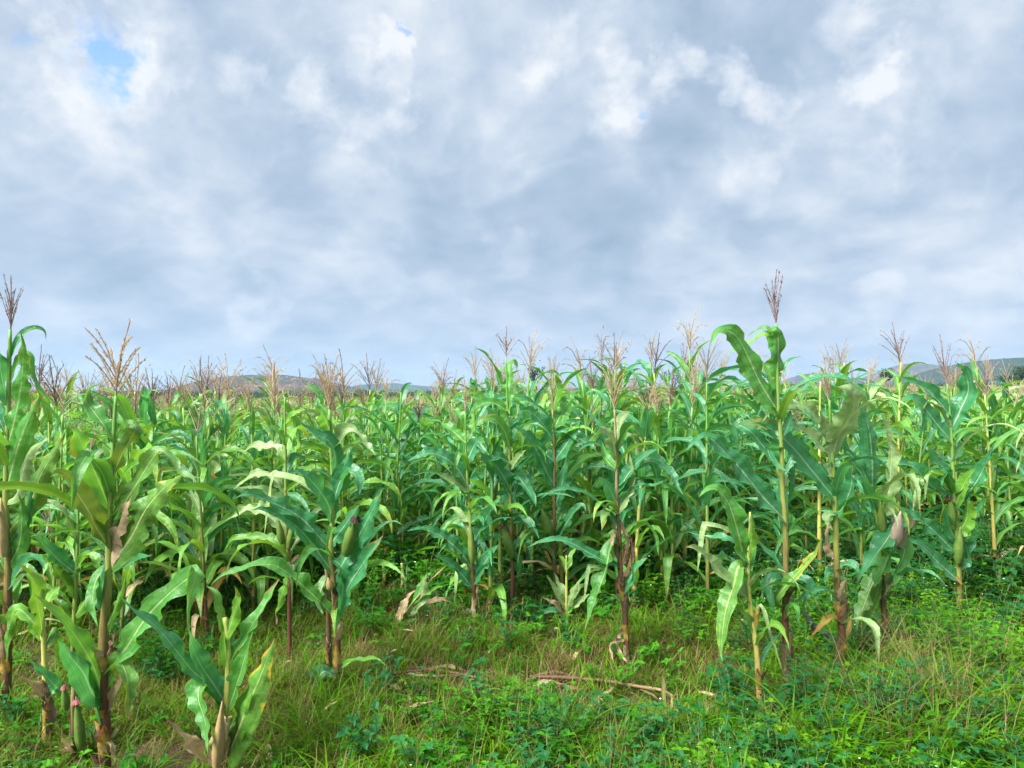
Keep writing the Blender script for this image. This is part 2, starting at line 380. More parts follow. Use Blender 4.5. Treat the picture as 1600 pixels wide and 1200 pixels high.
def ribbon(C, W, width, mat, rng, fold=.22, wave=.16, across=5, name='leaf', ragged=0.):
    n = len(C); T = unit(np.gradient(C, axis=0)); W = unit(W-(W*T).sum(1, keepdims=True)*T); N = np.cross(T, W)
    if N[n//2][2] < 0: N = -N
    s = np.linspace(0, 1, n); wd = wprof(s)*width/2
    L = np.linalg.norm(np.diff(C, axis=0), axis=1).sum()
    fr = max(2.0, L/.115)*rng.uniform(.8, 1.25); p1, p2 = rng.uniform(0, 6.3), rng.uniform(0, 6.3)
    V, UV = [], []
    us = np.linspace(-1, 1, across)
    tears = {(rng.randrange(3, max(4, n-2)), rng.choice([0, across-1])): rng.uniform(.35, .75) for _ in range(rng.randrange(0, 4) if n > 20 else 0)}
    am = {sd: (rng.uniform(.15, 1.), rng.uniform(.15, 1.), rng.uniform(.15, 1.), rng.uniform(0, 6.3), rng.uniform(0, 6.3)) for sd in (0, 1)}
    for i in range(n):
        env = min(1, s[i]*5)
        for ju, u in enumerate(us):
            q = am[0 if u < 0 else 1]; wv = math.sin(fr*.62*6.28*s[i]+q[3])*q[0]+math.sin(fr*6.28*s[i]*(1+.25*math.sin(4*s[i]+q[3]))+q[4])*q[1]*.6*(.4+abs(math.sin(5*s[i]+p1)))+.35*math.sin(fr*1.9*6.28*s[i]+p2)*q[2]*abs(math.sin(7*s[i]+q[4]))
            k = u*(1+ragged*rng.uniform(-1, .3)*(abs(u) > .6))
            k *= tears.get((i, ju), 1.)
            off = W[i]*k*wd[i]*math.cos(fold*.9) + N[i]*(abs(u)**1.3*fold*wd[i] + wv*u*u*wave*wd[i]*env*1.6)
            V.append(C[i]+off); UV.append(((u+1)/2, s[i]))
    Fc = []
    for i in range(n-1):
        for j in range(across-1):
            a = i*across+j; Fc.append((a, a+1, a+across+1, a+across))
    return mesh(name, V, Fc, UV, mat)
def tube_arrays(C, rad, sides=7, v0=0.):
    n = len(C); T = unit(np.gradient(C, axis=0))
    ref = np.array([.31, .95, .05]); A = unit(np.cross(T, ref)); B = np.cross(T, A)
    V, UV, Fc = [], [], []
    for i in range(n):
        for k in range(sides):
            a = 2*math.pi*k/sides
            V.append(C[i]+(A[i]*math.cos(a)+B[i]*math.sin(a))*rad[i]); UV.append((k/sides, i/(n-1)))
    for i in range(n-1):
        for k in range(sides):
            Fc.append((i*sides+k, i*sides+(k+1) % sides, (i+1)*sides+(k+1) % sides, (i+1)*sides+k))
    Fc.append(tuple(range((n-1)*sides, n*sides)))
    return V, UV, Fc
def stalk_mesh(C, r0, r1, mat, rng, sides=8, name='stalk'):
    n = len(C); L = np.linalg.norm(np.diff(C, axis=0), axis=1).sum(); s = np.linspace(0, 1, n)
    r = r0+(r1-r0)*s**1.2
    nodes = np.abs(((s*L/.15+rng.random()) % 1)-.5)*2
    r = r*(1+.22*np.clip((nodes-.72)/.28, 0, 1)+np.array([rng.uniform(-.05, .05) for _ in range(n)]))
    V, UV, Fc = tube_arrays(C, r, sides)
    return mesh(name, V, Fc, UV, mat)
def tassel_mesh(h, nb, rng, mat, dense=1., spread=.5, droop=.1, lean=(0, 0), thick=1.):
    """central spike with side branches set with spikelets; base at the origin"""
    V, Fc = [], []
    def branch(p0, d0, L, dr, r0):
        k = max(5, int(L/.035)); pts = [np.array(p0)]; d = np.array(d0, float)
        for i in range(k):
            d = d/np.linalg.norm(d); pts.append(pts[-1]+d*L/k); d = d+np.array([rng.uniform(-.06, .06), rng.uniform(-.06, .06), -dr*(i/k)*2.2/k*4])
        C = np.array(pts); rad = np.linspace(r0, r0*.45, len(C))
        v, u, f = tube_arrays(C, rad, 3); o = len(V); V.extend(v); Fc.extend([tuple(a+o for a in q) for q in f])
        T = unit(np.gradient(C, axis=0)); cnt = int(L/.011*dense)
        for q in range(cnt):
            t = rng.uniform(.12, 1)*(len(C)-1); i = min(int(t), len(C)-2); c0 = C[i]+(C[i+1]-C[i])*(t-i)
            a = rng.uniform(0, 6.28); side = unit(np.cross(T[i], [math.cos(a), math.sin(a), .3])); up = T[i]
            l = rng.uniform(.009, .014)*thick; b = len(V); wdt = .0022*thick; sd2 = np.cross(side, up)
            V.extend([c0-sd2*wdt, c0+side*l*.4+up*l*.55+sd2*wdt, c0+side*l*.55+up*l*1.05, c0+side*l*.2+up*l*.6-sd2*wdt]); Fc.append((b, b+1, b+2, b+3))
    branch((0, 0, 0), (lean[0], lean[1], 1), h, droop*.5, .0042*thick)
    for i in range(nb):
        z = h*(.06+.36*i/max(1, nb)); a = i*2.4+rng.uniform(-.5, .5); sp = spread*rng.uniform(.6, 1.3)
        branch((lean[0]*z, lean[1]*z, z), (math.cos(a)*sp+lean[0], math.sin(a)*sp+lean[1], 1), h*rng.uniform(.42, .66), droop*rng.uniform(.4, 2.2), .0026*thick)
    return mesh('tassel', V, Fc, None, mat, smooth=False)
def ear_mesh(base, tip, rad, mat, rng):
    tip = Vector(tip)+(Vector(tip)-Vector(base))*.15; C, L = catmull([base, (Vector(base)+Vector(tip))/2, tip], 11)
    s = np.linspace(0, 1, 11); r = .64*rad*np.array([.5, .78, .93, 1, .98, .92, .8, .64, .46, .27, .08])
    V, UV, Fc = tube_arrays(C, r, 12)
    V = [C[i//12]+(np.array(v)-C[i//12])*(1+.13*math.cos((i % 12)*math.pi)+.05*math.sin(i*1.7)) for i, v in enumerate(V)]
    return mesh('ear', V, Fc, UV, mat)
def silk_mesh(tip, dirv, size, mat, rng, n=44):
    V, Fc = [], []; tip = np.array(tip); dv = unit(np.array(dirv, float))
    for i in range(n):
        a = rng.uniform(0, 6.28); side = unit(np.cross(dv, [math.cos(a), math.sin(a), .4])); l = size*rng.uniform(.6, 1.1)
        p = [tip-dv*.01, tip+dv*l*.45+side*l*.18, tip+dv*l*.55+side*l*.45+np.array([0, 0, -l*.45])]
        wv = np.cross(dv, side)*size*.035
        b = len(V)
        for q in p: V.extend([q-wv, q+wv])
        Fc.extend([(b, b+1, b+3, b+2), (b+2, b+3, b+5, b+4)])
    return mesh('silk', V, Fc, None, mat, smooth=False)

CAMP = np.array([0, 0, EYE]); HEROES = []
class Hero:
    """a maize plant of the front rows, its stalk and leaves laid out at its own distance"""
    def __init__(s, label, d, stalk, r=(.020, .008), sm='b', group=None, seed=0, name='maize_plant', cat='maize plant', sheaths=0):
        HEROES.append(s); s.name = name; s.d = d; s.rng = random.Random(seed*97+5)
        f = stalk[0]; x = (f[0]-800)/F*d; s.loc = Vector((x, d, gz(x, d)))
        s.root = tag(empty(name, s.loc), label, cat, group)
        pts = [P(p[0], p[1], d+(p[2] if len(p) > 2 else 0)) for p in stalk]; pts[0] = Vector((x, d, gz(x, d)-.02))
        s.pts = pts
        C, L = catmull([p-s.loc for p in pts], max(10, int(14*len(pts)**.5)))
        s.C = C
        obj('stalk', stalk_mesh(C, r[0], r[1], SM[sm], s.rng), s.root)
        for i in range(sheaths):
            a = s.rng.randrange(1, max(2, len(C)//3)); b = min(len(C)-1, a+s.rng.randrange(2, 5))
            n = 8; Q = np.array([C[a]+(C[b]-C[a])*(k/(n-1)) for k in range(n)]); ang = s.rng.uniform(-2.6, -.5)
            out = np.array([math.cos(ang), math.sin(ang), 0]); Q = Q+out*np.linspace(r[0]*.9, r[0]*1.1+s.rng.uniform(0, .05), n)[:, None]
            W = np.tile(np.array([-out[1], out[0], 0]), (n, 1))
            obj('sheath', ribbon(Q, W, r[0]*2.6, LM[s.rng.choice('bbdo')], s.rng, .5, .3, 5, 'sheath', .3), s.root)
    def leaf(s, pts, w, k='g', face=None, dd=None, base=True, part='leaf'):
        rng = s.rng; n = len(pts)
        if dd is None: dd = rng.choice([-1, 1])*rng.uniform(.06, .22)
        L = [Vector(P(p[0], p[1], s.d+dd*(i/(n-1))**1.3+(p[2] if len(p) > 2 else 0))) for i, p in enumerate(pts)]
        if base:                                     # root the leaf on the stalk
            Cw = s.C+np.array(s.loc); b = np.array(L[0]); i = np.argmin(np.linalg.norm(Cw-b, axis=1)); c0 = Vector(Cw[i])
            if (c0-L[0]).length > .012: L = [c0+(L[0]-c0)*.0]+([L[0]] if (c0-L[0]).length > .035 else [])+L[1:]
        m = 38 if n > 3 else 28
        C, ln = catmull([p-s.loc for p in L], m)
        T = unit(np.gradient(C, axis=0)); Vw = unit(C+np.array(s.loc)-CAMP)
        perp = unit(np.cross(T, Vw)); Wd = unit(Vw-(Vw*T).sum(1, keepdims=True)*T)
        if face is None: face = (rng.uniform(.55, .8), rng.uniform(.75, .98), rng.uniform(.5, .9))
        elif not hasattr(face, '__len__'): face = (face*.8, face, face*.85)
        f = np.clip(np.interp(np.linspace(0, 1, m), [0, .45, 1], face), -1, 1)[:, None]
        f = f*.86
        best = None
        for sg in (-1, 1):
            Wt = perp*f+sg*Wd*np.sqrt(1-f*f); Nt = np.cross(T, Wt); Nt = Nt*np.sign(-(Nt*Vw).sum(1, keepdims=True))
            if best is None or Nt[:, 2].mean() > best[0]: best = (Nt[:, 2].mean(), Wt)
        W = best[1]
        wm = w*s.d/F*1.0
        obj(part, ribbon(C, W, wm, LM[k], rng, rng.uniform(.15, .55), rng.uniform(.18, .42)+(.12 if k in 'db' else 0), 5, part, .25 if k in 'db' else 0), s.root)
        return s
    def tassel(s, px, py, h_px, nb=9, spread=.4, dark=False, droop=.1, lean=(0, 0), dense=1.2, thick=1.1):
        p = P(px, py, s.d)-s.loc
        obj('tassel', tassel_mesh(h_px*s.d/F, nb, s.rng, M_tassel_dark if dark else M_tassel, dense, spread, droop, lean, thick), s.root, p)
        return s
    def ear(s, b, t, r, mat=None, silk=None, dd=-.04):
        B = P(b[0], b[1], s.d+dd)-s.loc; T = P(t[0], t[1], s.d+dd*1.6)-s.loc
        e = obj('ear', ear_mesh(B, T, r*s.d/F, mat or M_husk, s.rng), s.root)
        if silk: obj('silk', silk_mesh(T, T-B, r*1.5*s.d/F, silk, s.rng), e)
        return s

# ---- the plants at the front, left to right
h = Hero('tall maize plant at the far left edge, tassel against the sky', 4.1, [(10, 1105), (11, 1000), (13, 883), (9, 800), (11, 700), (14, 600), (16, 515)], (.024, .008), 'b', seed=1, sheaths=4)
h.leaf([(7, 705), (23, 653), (33, 600), (36, 550), (31, 515)], 30, 'g', .95, -.2).leaf([(3, 765), (27, 700), (48, 645), (62, 618)], 42, 'g', .9, -.25)
h.leaf([(15, 560), (33, 527), (53, 515), (68, 518), (72, 532)], 20, 't', .6, .1).leaf([(14, 600), (30, 562), (43, 553), (50, 587), (67, 613), (84, 635)], 15, 'g', .8, -.05)
h.leaf([(10, 640), (3, 590), (-3, 545), (-10, 520)], 26, 't', .9).leaf([(10, 780), (27, 770), (43, 712), (66, 690), (74, 688)], 22, 'p', .8)
h.leaf([(12, 830), (45, 790), (62, 745), (85, 705), (103, 672)], 34, 'y', .95, -.3).leaf([(10, 860), (35, 815), (45, 775), (50, 755)], 24, 't', .7, -.2)
h.leaf([(10, 900), (-8, 860), (-22, 840)], 30, 'g').leaf([(12, 920), (40, 880), (58, 875), (70, 890)], 24, 't', .7, -.2).leaf([(12, 890), (30, 850), (34, 800), (28, 770)], 26, 'g', .9, -.15)
h.leaf([(10, 960), (-10, 930), (-30, 945)], 24, 'l').leaf([(10, 970), (26, 930), (34, 905)], 20, 'l', .9).leaf([(11, 690), (-10, 640), (-30, 620)], 30, 't')
h.ear((6, 870), (2, 790), 13, M_husk_dry).tassel(16, 520, 90, 11, .30, True, .05, (.06, 0))

h = Hero('maize plant standing in the left foreground with brown lower stalk and open tassel', 3.45, [(163, 1215), (163, 1100), (162, 1000), (167, 927), (170, 893), (171, 808), (174, 755), (177, 693), (181, 618)], (.027, .006), 'b', seed=2, sheaths=7)
h.leaf([(177, 685), (160, 662), (147, 644), (135, 625), (140, 606), (156, 600)], 28, 'g', .95, .1)
h.leaf([(171, 746), (188, 716), (203, 688), (212, 667), (200, 662, .06), (190, 684, .1)], 31, 'y', .95, 0.)
h.leaf([(176, 797), (160, 765), (148, 737), (132, 702), (118, 672), (108, 664)], 38, 'g', .97, -.25)
h.leaf([(162, 862), (150, 825), (139, 800), (116, 765), (95, 740), (78, 746)], 42, 'y', .97, -.3)
h.leaf([(173, 835), (191, 793), (211, 760), (238, 717), (252, 704), (267, 716), (286, 740), (318, 748)], 29, 'y', .92, -.1)
h.leaf([(176, 885), (203, 842), (227, 797), (256, 763), (285, 742)], 50, 'y', .97, -.3)
h.leaf([(170, 885), (180, 842), (194, 800), (206, 775)], 32, 'd', .7, -.12).leaf([(168, 870), (176, 830), (185, 800), (192, 780)], 30, 'g', .8, -.05)
h.leaf([(174, 893), (203, 880), (222, 872), (238, 867)], 18, 't', .6, -.2)
h.leaf([(157, 1108), (149, 1050), (122, 1000), (92, 962), (52, 927)], 33, 'g', .95, -.25)
h.leaf([(156, 1095), (146, 1085), (131, 1052), (110, 1026), (90, 999)], 40, 't', .95, -.35)
h.leaf([(166, 1050), (196, 1014), (227, 967), (267, 925), (306, 896), (304, 908, -.04), (293, 950, -.06), (296, 993, -.08)], 40, 'g', .95, -.2)
h.leaf([(166, 1075), (183, 1036), (196, 1050), (201, 1085), (197, 1135)], 32, 'y', .95, -.15)
h.leaf([(165, 890), (151, 905), (145, 940), (153, 980)], 22, 'g', .9, -.1).leaf([(169, 990), (182, 945), (198, 897)], 16, 'l', .9, -.1)
h.leaf([(166, 960), (150, 940), (156, 905), (165, 880)], 20, 't', .8, -.08)
h.leaf([(164, 1120), (178, 1085), (188, 1060), (184, 1040)], 16, 'd', .8, -.08).leaf([(163, 1180), (172, 1165), (178, 1195)], 18, 'd', .8, -.06)
h.leaf([(164, 1040), (172, 1010), (180, 985)], 14, 'b', .8, -.06).leaf([(163, 1150), (150, 1090), (146, 1060)], 20, 't', .8, -.1)
h.tassel(181, 625, 128, 14, .62, False, .12, (.02, 0), 2.0, 1.2)

h = Hero('low maize plant with dry pale husk at the bottom left', 3.4, [(350, 1222), (350, 1180), (353, 1120), (356, 1060), (356, 1000), (351, 965)], (.019, .009), 'y', seed=3, sheaths=3)
h.leaf([(345, 1110), (325, 1070), (300, 1048), (281, 1024), (244, 979), (207, 952), (185, 931)], 29, 't', .9, -.25)
h.leaf([(348, 1105), (336, 1073), (314, 1040), (300, 1008), (296, 985)], 38, 't', .95, -.15)
h.leaf([(350, 1115), (333, 1078), (314, 1070), (310, 1092), (321, 1130), (325, 1178)], 36, 'g', .9, -.2)
h.leaf([(360, 1040), (387, 988), (414, 944), (437, 903)], 30, 'g', .75, .1).leaf([(352, 1125), (371, 1068), (382, 1030), (396, 985)], 36, 'g', .9, -.05)
h.leaf([(356, 1200), (384, 1110), (409, 1051), (429, 997)], 52, 'y', .97, -.2)
h.leaf([(350, 1205), (315, 1187), (288, 1152), (257, 1121)], 26, 'd', .8, -.15)
h.leaf([(352, 1010), (345, 965), (336, 930), (322, 915)], 24, 'l', .9).leaf([(353, 1000), (365, 960), (372, 935), (366, 915)], 22, 'l', .9).leaf([(356, 1040), (352, 1015), (349, 985)], 22, 'g', .9, -.05)
h.leaf([(355, 1190), (372, 1140), (385, 1100), (395, 1080)], 30, 'l', .9, -.1).leaf([(352, 1200), (340, 1160), (330, 1130)], 26, 'g', .9, -.1)
h.ear((338, 1205), (346, 1110), 13, M_husk_dry, None, -.10)
for q, ww in (([(338, 1210), (332, 1165), (345, 1112)], 16), ([(341, 1210), (352, 1160), (350, 1120), (354, 1140)], 13), ([(339, 1205), (341, 1160), (346, 1108)], 14)): h.leaf(q, ww, 'd', .9, -.14, base=False, part='husk')
h.leaf([(352, 1185), (352, 1150), (358, 1120), (352, 1165)], 12, 'd', .8, -.1)

h = Hero('small yellow-green maize plant with drooping dry leaf at lower left', 3.75, [(73, 1160), (72, 1100), (68, 1000), (64, 920)], (.017, .008), 'y', seed=4, sheaths=2)
h.leaf([(67, 1000), (48, 968), (25, 952), (12, 990), (10, 1040)], 24, 'l', .9).leaf([(67, 990), (60, 950), (50, 900)], 24, 'l', .9).leaf([(70, 1010), (88, 985), (98, 1020), (104, 1048)], 22, 'l', .9)
h.leaf([(71, 1070), (88, 1075), (65, 1050), (45, 1030)], 20, 't', .9, -.15).leaf([(71, 1105), (60, 1080), (45, 1066), (28, 1058)], 22, 'd', .9, -.1).leaf([(66, 960), (80, 930), (95, 915)], 20, 'l')
h.leaf([(66, 940), (52, 905), (30, 880)], 22, 'l').leaf([(72, 1090), (78, 1120), (72, 1150)], 24, 'b', .9, -.05)
h = Hero('dead leaning maize stub with two ears beside the left foreground plant', 3.6, [(118, 1170), (115, 1120), (116, 1060)], (.014, .010), 'd', seed=5, sheaths=2)
h.ear((128, 1178), (120, 1100), 11, M_husk, M_silk_pink).ear((104, 1110), (100, 1076), 9, M_husk, M_silk_pink).leaf([(117, 1175), (108, 1165), (97, 1152)], 18, 'd', .9, -.2).leaf([(117, 1180), (122, 1190), (125, 1205)], 20, 'd', .9, -.1)

h = Hero('thin pale-stemmed maize plant with old tan tassel behind the left foreground plant', 4.7, [(112, 1048), (116, 960), (120, 880), (122, 800), (118, 770)], (.014, .007), 'g', seed=6)
h.leaf([(121, 898), (93, 877), (67, 850), (44, 830)], 29, 't', .95, -.2).leaf([(121, 850), (100, 800), (70, 780), (42, 776)], 18, 'p', .6).leaf([(121, 890), (140, 870), (165, 905)], 20, 'l', .9)
h.leaf([(116, 940), (95, 900), (78, 880), (66, 900)], 24, 'l').leaf([(115, 960), (138, 930), (146, 890)], 22, 'l').leaf([(114, 980), (96, 950), (80, 930)], 22, 'l').leaf([(119, 830), (130, 790), (150, 770)], 20, 'g')
h.tassel(80, 850, 62, 8, .18, False, .02, (-.1, 0))

h = Hero('maize plant in the second row right of the left foreground plant', 6.2, [(318, 941), (320, 835), (321, 755), (321, 650), (312, 615)], (.022, .007), 'g', seed=7, sheaths=2)
h.leaf([(315, 692), (306, 659), (291, 629), (281, 617), (268, 632)], 29, 'g', .95, -.2).leaf([(321, 735), (322, 700), (320, 660)], 20, 't', .9, -.1).leaf([(322, 760), (334, 738), (352, 709), (372, 684)], 25, 'p', .9, -.15)
h.leaf([(321, 750), (296, 734), (318, 731), (344, 752)], 11, 'o', .8, -.15).leaf([(319, 850), (302, 828), (292, 797), (278, 782)], 22, 't', .9).leaf([(321, 800), (340, 770), (360, 765), (352, 800)], 24, 't', .9)
h.leaf([(321, 700), (330, 660), (322, 645)], 24, 't').leaf([(319, 870), (336, 850), (350, 880), (345, 905)], 24, 'l').leaf([(320, 780), (300, 765), (285, 740)], 22, 'p').leaf([(320, 840), (345, 822), (365, 820)], 20, 'p')
h.leaf([(318, 880), (303, 870), (290, 890)], 20, 'y').tassel(312, 622, 68, 10, .5, False, .1)

h = Hero('maize plant with long leaf reaching left, brown stem foot in the grass', 4.9, [(453, 1028), (452, 960), (452, 890), (447, 800), (446, 700), (445, 620)], (.014, .006), 'b', seed=8)
h.leaf([(449, 850), (470, 830), (488, 860)], 20, 't').leaf([(447, 786), (430, 750), (400, 741), (364, 765)], 20, 'p', .8).leaf([(446, 780), (425, 775), (405, 765), (372, 762)], 20, 'p', .8)
h.leaf([(449, 840), (425, 810), (392, 795), (355, 812)], 24, 'p', .9).leaf([(446, 720), (425, 700), (398, 698), (380, 706)], 22, 'p', .8).leaf([(446, 690), (432, 672), (418, 665)], 18, 'g', .8)
h.leaf([(450, 880), (430, 850), (405, 842), (368, 842), (350, 860)], 22, 'l').leaf([(446, 660), (462, 645), (478, 640)], 14, 'l', .7).leaf([(446, 740), (460, 715), (480, 720)], 20, 't').leaf([(451, 900), (440, 930), (430, 960)], 20, 'l')
h.ear((452, 856), (460, 812), 10, None, M_silk).ear((441, 850), (435, 815), 9)

h = Hero('broad-leaved maize plant left of centre with an ear on its bamboo-like stem', 4.3, [(528, 1088), (527, 1000), (521, 907), (517, 867), (519, 819), (520, 750), (517, 700), (515, 640)], (.020, .008), 'b', seed=9, sheaths=6)
h.leaf([(523, 815), (512, 787), (494, 760), (473, 740), (452, 738)], 33, 't', .95, -.25).leaf([(521, 750), (524, 716), (514, 690), (491, 677), (468, 660)], 28, 't', .92, -.15)
h.leaf([(517, 680), (507, 653), (491, 631)], 22, 'g', .95).leaf([(519, 705), (529, 686), (542, 675), (558, 676), (572, 695), (588, 713)], 22, 'p', .85, -.1)
h.leaf([(520, 775), (535, 735), (549, 699)], 26, 't', .9, -.15).leaf([(520, 790), (532, 752), (546, 738), (557, 748), (560, 778)], 35, 't', .9, -.25)
h.leaf([(519, 853), (539, 820), (561, 790)], 29, 't', .95, -.2).leaf([(522, 905), (549, 856), (569, 822), (598, 763)], 36, 't', .95, -.25).leaf([(526, 962), (545, 915), (573, 872), (599, 836)], 36, 't', .95, -.2)
h.leaf([(523, 930), (555, 880), (588, 832), (612, 815), (632, 822)], 18, 't', .7, -.1)
h.leaf([(518, 890), (488, 851), (461, 821), (418, 797), (392, 797)], 32, 't', .95, -.2).leaf([(517, 855), (472, 811), (430, 787), (392, 772), (364, 780)], 30, 't', .9, -.3)
h.leaf([(525, 965), (500, 940), (463, 907), (430, 884), (392, 884), (352, 897), (328, 915)], 27, 'g', .9, -.25).leaf([(524, 870), (535, 890), (534, 935), (522, 992)], 22, 't', .9, -.1)
h.leaf([(522, 910), (512, 880), (505, 850)], 22, 'l', .9).leaf([(521, 900), (545, 870), (575, 855), (590, 860)], 22, 'p')
h.leaf([(527, 1060), (505, 1050), (492, 1080), (482, 1105)], 26, 't', .9, -.1).leaf([(528, 1045), (555, 1032), (585, 1030), (606, 1042)], 10, 'l', .8, -.2)
h.ear((540, 868), (553, 815), 15, None, M_silk, -.08).ear((517, 922), (513, 905), 9, M_husk_dry).tassel(515, 652, 100, 15, .34, False, .12, (0, 0), 1.7, 1.2)
h = Hero('second brown stem standing against the broad-leaved maize plant left of centre', 4.38, [(515, 1085), (514, 1000), (512, 930), (510, 880)], (.016, .010), 'd', seed=10, sheaths=4)
h.leaf([(511, 900), (500, 930), (505, 960)], 22, 'y').leaf([(512, 895), (525, 915), (520, 950)], 18, 'b')

h = Hero('slender maize plant at centre with an ear hugging its stalk', 5.55, [(742, 982), (741, 930), (737, 860), (734, 800), (731, 760), (728, 700), (727, 645)], (.016, .006), 'b', seed=11, sheaths=2)
h.leaf([(731, 760), (715, 733), (694, 715), (667, 708), (636, 721)], 28, 't', .92, -.2).leaf([(731, 767), (709, 752), (680, 739)], 21, 'p', .9, -.15).leaf([(733, 770), (752, 787), (765, 797), (782, 779)], 16, 't', .8)
h.leaf([(740, 850), (752, 825), (765, 800), (784, 774)], 25, 't', .95, -.15).leaf([(736, 888), (720, 864), (693, 840), (661, 827), (634, 830)], 26, 't', .9, -.25).leaf([(738, 918), (709, 885), (674, 864)], 21, 't', .9, -.15)
h.leaf([(742, 908), (760, 875), (780, 850)], 25, 't', .95, -.15).leaf([(730, 695), (709, 675), (688, 660)], 25, 'g', .9).leaf([(730, 720), (741, 696), (750, 682)], 24, 't', .9, -.1).leaf([(729, 690), (740, 660), (738, 640)], 20, 'l').leaf([(728, 670), (715, 645), (706, 640)], 18, 'g')
h.leaf([(736, 820), (748, 812), (756, 822)], 14, 't').leaf([(735, 815), (722, 812), (706, 818)], 12, 'p')
h.ear((738, 880), (735, 822), 9).tassel(727, 648, 60, 8, .3)

h = Hero('maize plant with green tassel right of the slender centre plant', 5.75, [(800, 965), (801, 900), (799, 860), (798, 800), (796, 700), (793, 640), (791, 558)], (.017, .005), 'b', seed=12, sheaths=2)
h.leaf([(799, 770), (789, 749), (773, 725), (751, 708)], 27, 't', .95, -.2).leaf([(797, 702), (787, 672), (771, 656), (744, 653)], 23, 'g', .9, -.2).leaf([(793, 642), (768, 629), (747, 635), (730, 655)], 19, 'g', .8)
h.leaf([(794, 640), (797, 600), (796, 572), (804, 564), (808, 580)], 18, 'g', .9).leaf([(798, 738), (811, 715), (822, 703)], 15, 'p', .8).leaf([(798, 760), (806, 742), (818, 756), (830, 773), (838, 793)], 23, 't', .9, -.15)
h.leaf([(799, 805), (821, 815), (832, 826), (842, 842)], 17, 't', .8, -.2).leaf([(798, 790), (812, 752), (828, 742), (826, 725)], 24, 't', .9).leaf([(800, 870), (812, 850), (832, 845)], 18, 't').leaf([(800, 850), (812, 880), (808, 905)], 18, 't')
h.leaf([(795, 690), (806, 660), (818, 640)], 20, 't').leaf([(797, 720), (780, 715), (765, 722)], 18, 't')
h.ear((800, 870), (786, 825), 11, None, M_silk).tassel(791, 560, 50, 10, .7, True, .02, (0, 0), 1)

h = Hero('tall maize plant with hanging ear between centre and the dead stalk', 5.95, [(868, 985), (868, 930), (866, 860), (866, 760), (866, 700), (863, 640)], (.017, .006), 'd', seed=13)
h.leaf([(865, 691), (851, 667), (832, 645), (811, 641)], 26, 't', .92, -.2).leaf([(866, 760), (853, 735), (840, 707), (824, 680), (802, 667)], 30, 't', .95, -.25).leaf([(867, 790), (877, 760), (885, 712)], 22, 't', .95, -.1)
h.leaf([(867, 720), (891, 685), (908, 655)], 30, 't', .95, -.15).leaf([(866, 666), (880, 643), (893, 621), (900, 615)], 26, 'g', .95).leaf([(865, 672), (888, 677), (915, 691), (934, 708)], 21, 't', .8, -.2)
h.leaf([(867, 850), (890, 810), (908, 790), (916, 800)], 24, 't', .9, -.1).leaf([(867, 830), (880, 800), (893, 805), (888, 830)], 24, 'g').leaf([(866, 720), (850, 712), (836, 730)], 20, 't').leaf([(864, 640), (872, 600), (868, 585)], 20, 'l')
h.ear((860, 838), (848, 800), 12).tassel(863, 640, 82, 12, .4, False)

h = Hero('pale yellow-green young maize sprout beside the dead stalk', 5.7, [(884, 972), (885, 940), (885, 868)], (.012, .006), 'y', seed=14)
for q in ([(885, 955), (870, 925), (853, 898)], [(886, 950), (876, 918), (866, 895)], [(886, 950), (905, 920), (923, 912)], [(886, 960), (905, 940), (922, 928)], [(886, 955), (895, 925), (908, 903)]):
    h.leaf(q, 14, 'p', .95)
h.leaf([(884, 965), (868, 945), (845, 932)], 12, 'd', .9).leaf([(885, 900), (878, 875), (874, 868)], 14, 'l').leaf([(884, 968), (865, 955), (840, 962), (815, 978)], 12, 't').leaf([(885, 890), (893, 870), (900, 850)], 12, 'l')

h = Hero('maize plant with dead blackened stalk and rotting brown sheath at centre right', 4.85, [(981, 1036), (978, 980), (973, 925), (969, 880), (968, 840), (964, 787), (963, 707), (960, 640)], (.018, .006), 'd', seed=15, sheaths=7)
h.leaf([(965, 768), (987, 733), (1008, 712), (1030, 700)], 24, 't', .95, -.15).leaf([(966, 800), (981, 771), (986, 740), (984, 707)], 18, 'p', .8).leaf([(965, 760), (1010, 722), (1040, 733), (1057, 760), (1068, 774)], 28, 't', .85, -.2)
h.leaf([(966, 775), (995, 756), (1019, 760), (1038, 751)], 16, 't', .7, -.15).leaf([(968, 885), (941, 875), (915, 861), (888, 847), (853, 844), (823, 856)], 19, 't', .9, -.25)
h.leaf([(968, 850), (956, 850), (947, 888), (936, 920), (914, 985)], 30, 'g', .8, -.12).leaf([(974, 925), (987, 899), (997, 883), (1012, 871)], 20, 't', .9, -.1)
for q, ww, kk in (([(969, 905), (983, 880), (986, 845), (982, 832)], 14, 'b'), ([(969, 890), (978, 860), (980, 835)], 12, 'b'), ([(968, 845), (960, 835), (956, 865)], 9, 'd'), ([(968, 840), (962, 825), (958, 812)], 8, 'd'),
                  ([(970, 895), (966, 860), (962, 830)], 13, 'b'), ([(969, 850), (986, 862), (989, 895), (984, 915)], 10, 'y'), ([(966, 815), (975, 830), (984, 850)], 9, 'b'), ([(970, 900), (963, 920), (967, 940)], 8, 'b')):
    h.leaf(q, ww, kk, .85, -.06, part='sheath')
h.leaf([(978, 985), (962, 995), (968, 1020), (985, 1042)], 10, 'd', .8, -.1).leaf([(979, 1000), (955, 1010), (962, 1045)], 7, 'd', .8, -.1).leaf([(964, 740), (945, 715), (940, 690)], 20, 'g').leaf([(963, 720), (955, 680), (935, 665)], 22, 'p').leaf([(963, 700), (985, 668), (1010, 690)], 22, 'g')
h.leaf([(965, 790), (950, 760), (935, 745)], 22, 't').leaf([(966, 800), (950, 800), (940, 830)], 18, 'y').leaf([(962, 690), (975, 650), (990, 645)], 18, 'p').tassel(960, 645, 75, 13, .5, False, .2)

